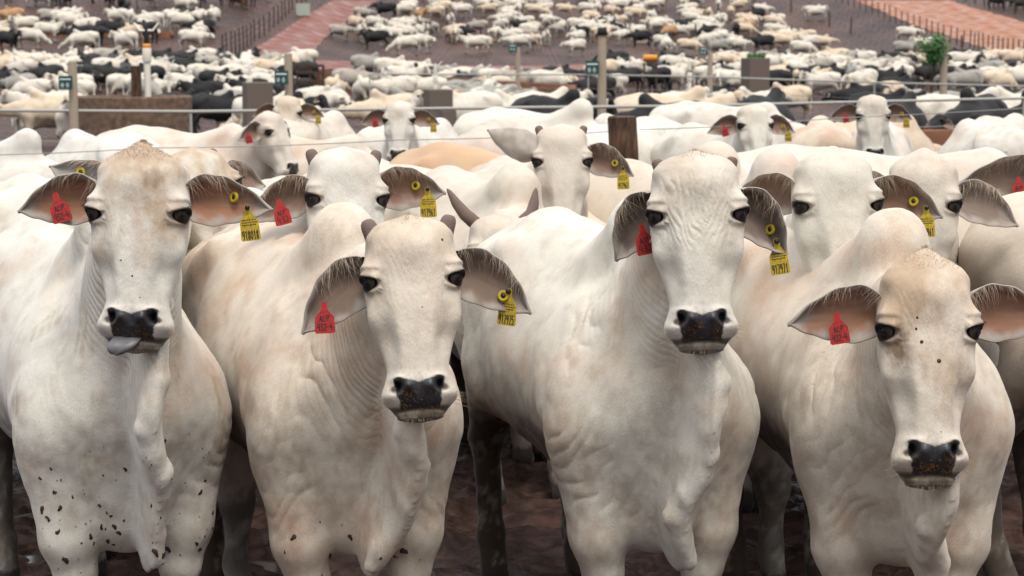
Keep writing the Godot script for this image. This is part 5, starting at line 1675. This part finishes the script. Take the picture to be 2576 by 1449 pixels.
static func cow_build(s: Dictionary) -> Dictionary:
	var cell: float = s.cell
	var bones := cow_bones(s)
	var t0 := Time.get_ticks_msec()
	var vi := nets(bones, cell)
	var V: PackedVector3Array = vi[0]
	var I: PackedInt32Array = vi[1]
	var t1 := Time.get_ticks_msec()
	var N := normals(V, I)
	if s.has("split"):
		var want := PackedByteArray(); want.resize(V.size())
		for i in V.size():
			want[i] = 1 if V[i].z > s.split and V[i].y > 0.4 else 0
		I = refine(V, I, N, want)
		N = normals(V, I)
		if cell < 0.02:
			want.resize(V.size())
			var q0 := Vector3(0, 1.1, -0.1); var q1: Vector3 = s.head * Vector3(0, -0.2, -0.12) - q0
			for i in V.size():
				var tq := (V[i] - q0).dot(q1) / q1.length_squared()
				want[i] = 1 if tq > 0.28 and absf(N[i].x) > 0.1 and (V[i] - q0 - q1 * tq).length() < 0.36 else 0
			I = refine(V, I, N, want)
			N = normals(V, I)
	var t2 := Time.get_ticks_msec()
	var nz: FastNoiseLite = s.noise
	var hd: Transform3D = s.head
	var inv := hd.affine_inverse()
	var na := Vector3(0, 1.1, -0.1)
	var nb := hd * Vector3(0, -0.2, -0.12)
	var nd := nb - na
	var nl := nd.length()
	nd /= nl
	var NK := PackedFloat32Array(); NK.resize(V.size())
	var FV := PackedFloat32Array(); FV.resize(V.size())
	var folds: float = s.get("folds", 1.0)
	for i in V.size():
		var p := V[i]
		var t := (p - na).dot(nd) / nl
		var off := (p - na - nd * (t * nl)).length()
		var w := sstep(-0.15, 0.15, t) * sstep(0.42, 0.25, off) * sstep(1.5, 1.36, p.y) * sstep(0.55, 0.8, p.y + 0.3 * t)
		NK[i] = w
		if folds > 0.0 and cell < 0.03:
			var wob := nz.get_noise_3d(p.x * 130.0, p.y * 40.0, p.z * 130.0)
			var close := sstep(0.3, 0.6, t)
			var ph := (p - na).dot(nd) / 0.02 + 1.5 * wob + 0.4 * nz.get_noise_3d(p.x * 420.0, p.y * 40.0, p.z * 420.0)
			var side := sstep(0.1, 0.5, absf(N[i].x) + 0.15)
			var some := sstep(-0.15, 0.35, nz.get_noise_3d(p.x * 60.0 + 99.0, p.y * 50.0, p.z * 120.0))
			var crest := pow(absf(sin(PI * ph)), 0.7)
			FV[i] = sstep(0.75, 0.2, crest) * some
			var dsp := w * side * close * 0.0055 * (crest - 0.7) * (0.35 + 0.65 * some)
			# a few larger slack folds lower down
			var pl := (p - na).dot(nd) / 0.055 + 2.0 * wob + 1.1 * nz.get_noise_3d(p.x * 200.0, p.y * 70.0, p.z * 200.0)
			dsp += w * side * (1.0 - close) * some * 0.008 * (pow(absf(sin(PI * pl)), 0.6) - 0.75)
			var wc := sstep(0.2, 0.0, absf(p.z - 0.02)) * sstep(1.2, 1.0, p.y) * sstep(0.45, 0.6, p.y)
			var pc := (p.y * 0.75 + absf(p.x) * 0.9) / 0.06 + 2.2 * nz.get_noise_3d(p.x * 120.0 + 7.0, p.y * 120.0, p.z * 120.0)
			dsp += wc * 0.0055 * (pow(absf(sin(PI * pc)), 0.55) - 0.75) * sstep(0.1, 0.5, nz.get_noise_3d(p.x * 90.0 + 31.0, p.y * 90.0, p.z * 90.0) + 0.1)
			dsp += 0.007 * nz.get_noise_3d(p.x * 260.0, p.y * 200.0, p.z * 220.0) * folds
			V[i] = p + N[i] * dsp * folds
	N = normals(V, I)
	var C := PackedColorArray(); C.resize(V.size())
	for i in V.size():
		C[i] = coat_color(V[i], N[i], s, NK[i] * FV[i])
	var t3 := Time.get_ticks_msec()
	# the head continues the neck
	var hs := head_shape(s, s.fine)
	var HV: PackedVector3Array = hs[0]
	var HI: PackedInt32Array = hs[1]
	var pad: PackedFloat32Array = hs[2]
	var HN := normals(HV, HI)
	var o := V.size()
	var hb := hd.basis
	for i in HV.size():
		C.append(head_color(HV[i], pad[i], s))
		V.append(hd * HV[i])
		N.append((hb * HN[i]).normalized())
	var PI2 := PackedInt32Array()
	for i in range(0, HI.size(), 3):
		var a := HI[i]; var b := HI[i + 1]; var c := HI[i + 2]
		if minf(pad[a], minf(pad[b], pad[c])) > 0.9:
			PI2.append_array([a + o, b + o, c + o])
		else:
			I.append_array([a + o, b + o, c + o])
	if s.get("time", false):
		print("nets ", t1 - t0, " refine ", t2 - t1, " folds+colour ", t3 - t2, " head ", Time.get_ticks_msec() - t3, " verts ", V.size(), " tris ", I.size() / 3)
	return {"V": V, "N": N, "C": C, "I": I, "P": PI2, "head_from": o}

# ---------------------------------------------------------------- ears, tags, horns, eyes
# An ear in its own axes: x outward along the ear, y up, z forward (the side it opens to).
static func ear_point(a: float, c: float, e: Dictionary) -> Vector3:
	var L: float = e.get("long", 0.225)
	var w: float = e.get("broad", 0.068) * pow(sin(PI * clampf(pow(a, 0.72) * 0.93 + 0.07, 0.0, 1.0)), 0.8) + 0.012 * (1.0 - a)
	var tip := sstep(0.8, 1.0, a)
	w *= 1.0 - 0.35 * tip
	var depth: float = lerpf(0.05, e.get("cup", 0.02), sstep(0.0, 0.75, a)) * sstep(1.05, 0.8, a)
	var x := L * a
	var y := w * c * (1.12 if c < 0.0 else 0.88) + 0.012 * sin(PI * a) + 0.0016 * sin(a * 23.0 + c * 3.0) * absf(c)
	var z := -depth * (1.0 - c * c)
	var curl: float = e.get("curl", 0.013)
	# the upper edge rolls forward and over
	var up := sstep(0.45, 1.0, c)
	z += curl * up * sin(PI * clampf(a * 0.9 + 0.1, 0.0, 1.0))
	y -= curl * 0.9 * up * up * sin(PI * clampf(a * 0.9 + 0.1, 0.0, 1.0))
	y -= float(e.get("droop", 0.03)) * a * a
	z -= float(e.get("back", 0.02)) * a * a
	return Vector3(x, y, z)

static func ear_build(e: Dictionary, fine: float, nz: FastNoiseLite) -> Array:
	var nu := int(34 / fine); var nv := int(22 / fine)
	var V := PackedVector3Array(); var C := PackedColorArray(); var I := PackedInt32Array()
	var inner: Color = e.get("inner", Color(0.22, 0.1, 0.05))
	var outer: Color = e.get("outer", Color(0.5, 0.44, 0.38))
	for side in 2:
		for i in nu + 1:
			for j in nv + 1:
				var a := float(i) / nu; var c := 2.0 * j / nv - 1.0
				var p := ear_point(a, c, e)
				var du := ear_point(minf(a + 0.01, 1.0), c, e) - ear_point(maxf(a - 0.01, 0.0), c, e)
				var dv := ear_point(a, minf(c + 0.02, 1.0), e) - ear_point(a, maxf(c - 0.02, -1.0), e)
				var n := du.cross(dv).normalized()
				var th := 0.0035 * (1.0 - pow(absf(c), 8.0)) + 0.0018
				V.append(p + n * (th if side == 0 else -th))
				var q := nz.get_noise_3d(p.x * 900.0, p.y * 900.0, p.z * 900.0)
				var q2 := nz.get_noise_3d(p.x * 300.0, p.y * 2600.0, p.z * 300.0)
				if side == 0:
					var k := sstep(1.0, 0.55, absf(c + 0.02) + 0.35 * q + 0.15 * q2) * sstep(1.0, 0.62, a + 0.2 * q)
					var col := Color(0.42, 0.36, 0.31).lerp(inner, clampf(k * (0.9 + 0.5 * q2), 0.0, 1.0))
					col = col.lerp(Color(0.3, 0.24, 0.2), clampf(0.2 + 0.6 * q2, 0.0, 0.6) * k)
					C.append(col)
				else:
					C.append(outer.lerp(Color(0.3, 0.25, 0.21), clampf(0.3 + q + 0.3 * q2, 0.0, 0.6)))
	var M := (nu + 1) * (nv + 1)
	for i in nu:
		for j in nv:
			var a := i * (nv + 1) + j
			I.append_array([a, a + 1, a + nv + 1, a + 1, a + nv + 2, a + nv + 1])
			a += M
			I.append_array([a, a + nv + 1, a + 1, a + 1, a + nv + 1, a + nv + 2])
	for i in nu:
		for j in [0, nv]:
			var a: int = i * (nv + 1) + j
			var b := a + nv + 1
			if j == 0:
				I.append_array([a, b, a + M, b, b + M, a + M])
			else:
				I.append_array([a, a + M, b, b, a + M, b + M])
	for j in nv:
		var a := nu * (nv + 1) + j
		I.append_array([a, a + 1, a + M, a + 1, a + 1 + M, a + M])
	return [V, normals(V, I), C, I]

# hair that hangs from the rolled upper edge into the ear
static func ear_hair(e: Dictionary, count: int, rng: RandomNumberGenerator) -> Array:
	var V := PackedVector3Array(); var C := PackedColorArray(); var I := PackedInt32Array(); var N := PackedVector3Array()
	var tufts := []
	for i in 9:
		tufts.append([0.03 + 0.7 * pow(rng.randf(), 1.4), rng.randf_range(0.05, 0.9), rng.randf_range(-1.0, -0.35), rng.randf_range(0.6, 1.3)])
	for i in count:
		var tf: Array = tufts[rng.randi() % 9]
		var a := clampf(tf[0] + rng.randfn(0.0, 0.07), 0.02, 0.85)
		var c := 1.0 - 0.6 * pow(rng.randf(), 2.0)
		var p := ear_point(a, c, e) + Vector3(0, 0, 0.004)
		var l: float = rng.randf_range(0.012, 0.062) * tf[3] * (1.0 - 0.55 * a)
		var d := Vector3(tf[1] + rng.randfn(0.0, 0.18), tf[2] + rng.randfn(0.0, 0.15), rng.randf_range(-0.05, 0.35)).normalized()
		var w := Vector3(0.00034, 0.00022, 0.0)
		var b := V.size()
		var col := Color(0.6, 0.52, 0.43).lerp(Color(0.36, 0.23, 0.14), rng.randf())
		var bend := Vector3(rng.randfn(0.0, 0.12), -0.25, -0.3) * l
		for k in 4:
			var f := k / 3.0
			var q := p + d * l * f + bend * f * f
			var ww := w * (1.0 - f * 0.85)
			V.append(q - ww); V.append(q + ww)
			C.append(col); C.append(col)
		for k in 3:
			var o := b + k * 2
			I.append_array([o, o + 2, o + 1, o + 1, o + 2, o + 3])
	return [V, normals(V, I), C, I]

# short rough hair on top of the head
static func poll_hair(V: PackedVector3Array, N: PackedVector3Array, from: int, inv: Transform3D, count: int, reach: float, tint: Color, rng: RandomNumberGenerator) -> Array:
	var HV := PackedVector3Array(); var HC := PackedColorArray(); var HI := PackedInt32Array()
	var pick := PackedInt32Array()
	for i in range(from, V.size()):
		var h := inv * V[i]
		if h.y > -reach and h.z > -0.13:
			pick.append(i)
	for k in count:
		var i := pick[rng.randi() % pick.size()]
		var h := inv * V[i]
		if rng.randf() > 1.1 + h.y / reach - 6.0 * absf(h.x):
			continue
		var d := (N[i] * 0.6 + inv.basis.inverse() * Vector3(h.x * 3.0 + rng.randfn(0.0, 0.3), 0.25 + rng.randfn(0.0, 0.25), rng.randfn(0.1, 0.3))).normalized()
		var l := rng.randf_range(0.003, 0.009) * (1.0 + 0.7 * exp(-pow(h.x / 0.03, 2.0)))
		var w := d.cross(Vector3(rng.randf() - 0.5, rng.randf() - 0.5, 1.0)).normalized() * 0.00032
		var p := V[i] + Vector3(rng.randf() - 0.5, 0, rng.randf() - 0.5) * 0.006 - N[i] * 0.001
		var o := HV.size()
		HV.append_array([p - w, p + w, p + d * l * 0.6 + w * 0.7, p + d * l * 0.6 - w * 0.7, p + d * l + Vector3(0, -0.002, 0.002)])
		var c := tint.lerp(Color(0.5, 0.42, 0.32), rng.randf() * 0.6)
		for q in 5:
			HC.append(c)
		HI.append_array([o, o + 1, o + 2, o, o + 2, o + 3, o + 3, o + 2, o + 4])
	return [HV, normals(HV, HI), HC, HI]

# flecks of mud thrown onto the hide: small lumps set on points of the mesh
static func flecks(V: PackedVector3Array, N: PackedVector3Array, upto: int, spec: Array, rng: RandomNumberGenerator) -> Array:
	var FVs := PackedVector3Array(); var FI := PackedInt32Array()
	for q in spec:
		var lo: Vector3 = q[0]; var hi: Vector3 = q[1]
		var n := 0; var tries := 0
		while n < q[2] and tries < 60000:
			tries += 1
			var i := rng.randi() % upto
			var p := V[i]
			if p.x < lo.x or p.y < lo.y or p.z < lo.z or p.x > hi.x or p.y > hi.y or p.z > hi.z or N[i].z < 0.25:
				continue
			if rng.randf() < (p.y - lo.y) / (hi.y - lo.y) * float(q[5]):
				continue
			n += 1
			var r: float = q[3] + (q[4] - q[3]) * pow(rng.randf(), 3.0)
			var x := N[i].cross(Vector3(0.1, 1, 0.2)).normalized()
			var y := x.cross(N[i])
			var o := FVs.size()
			var ph := rng.randf() * TAU
			var e := rng.randf_range(0.7, 1.0)
			FVs.append(p + N[i] * (0.0015 + 0.12 * r))
			for ring in 2:
				for k in 9:
					var a := TAU * k / 9.0
					var rr := r * (1.0 + 0.3 * sin(a * 2.0 + ph) + 0.2 * sin(a * 3.0 + ph * 3.0)) * (0.62 if ring == 0 else 1.0)
					FVs.append(p + x * cos(a) * rr * e + y * sin(a) * rr * 1.15 + N[i] * (0.001 + 0.1 * r if ring == 0 else -0.0006))
			for k in 9:
				var k1 := (k + 1) % 9
				FI.append_array([o, o + 1 + k1, o + 1 + k, o + 1 + k, o + 1 + k1, o + 10 + k, o + 1 + k1, o + 10 + k1, o + 10 + k])
	return [FVs, normals(FVs, FI), null, FI]
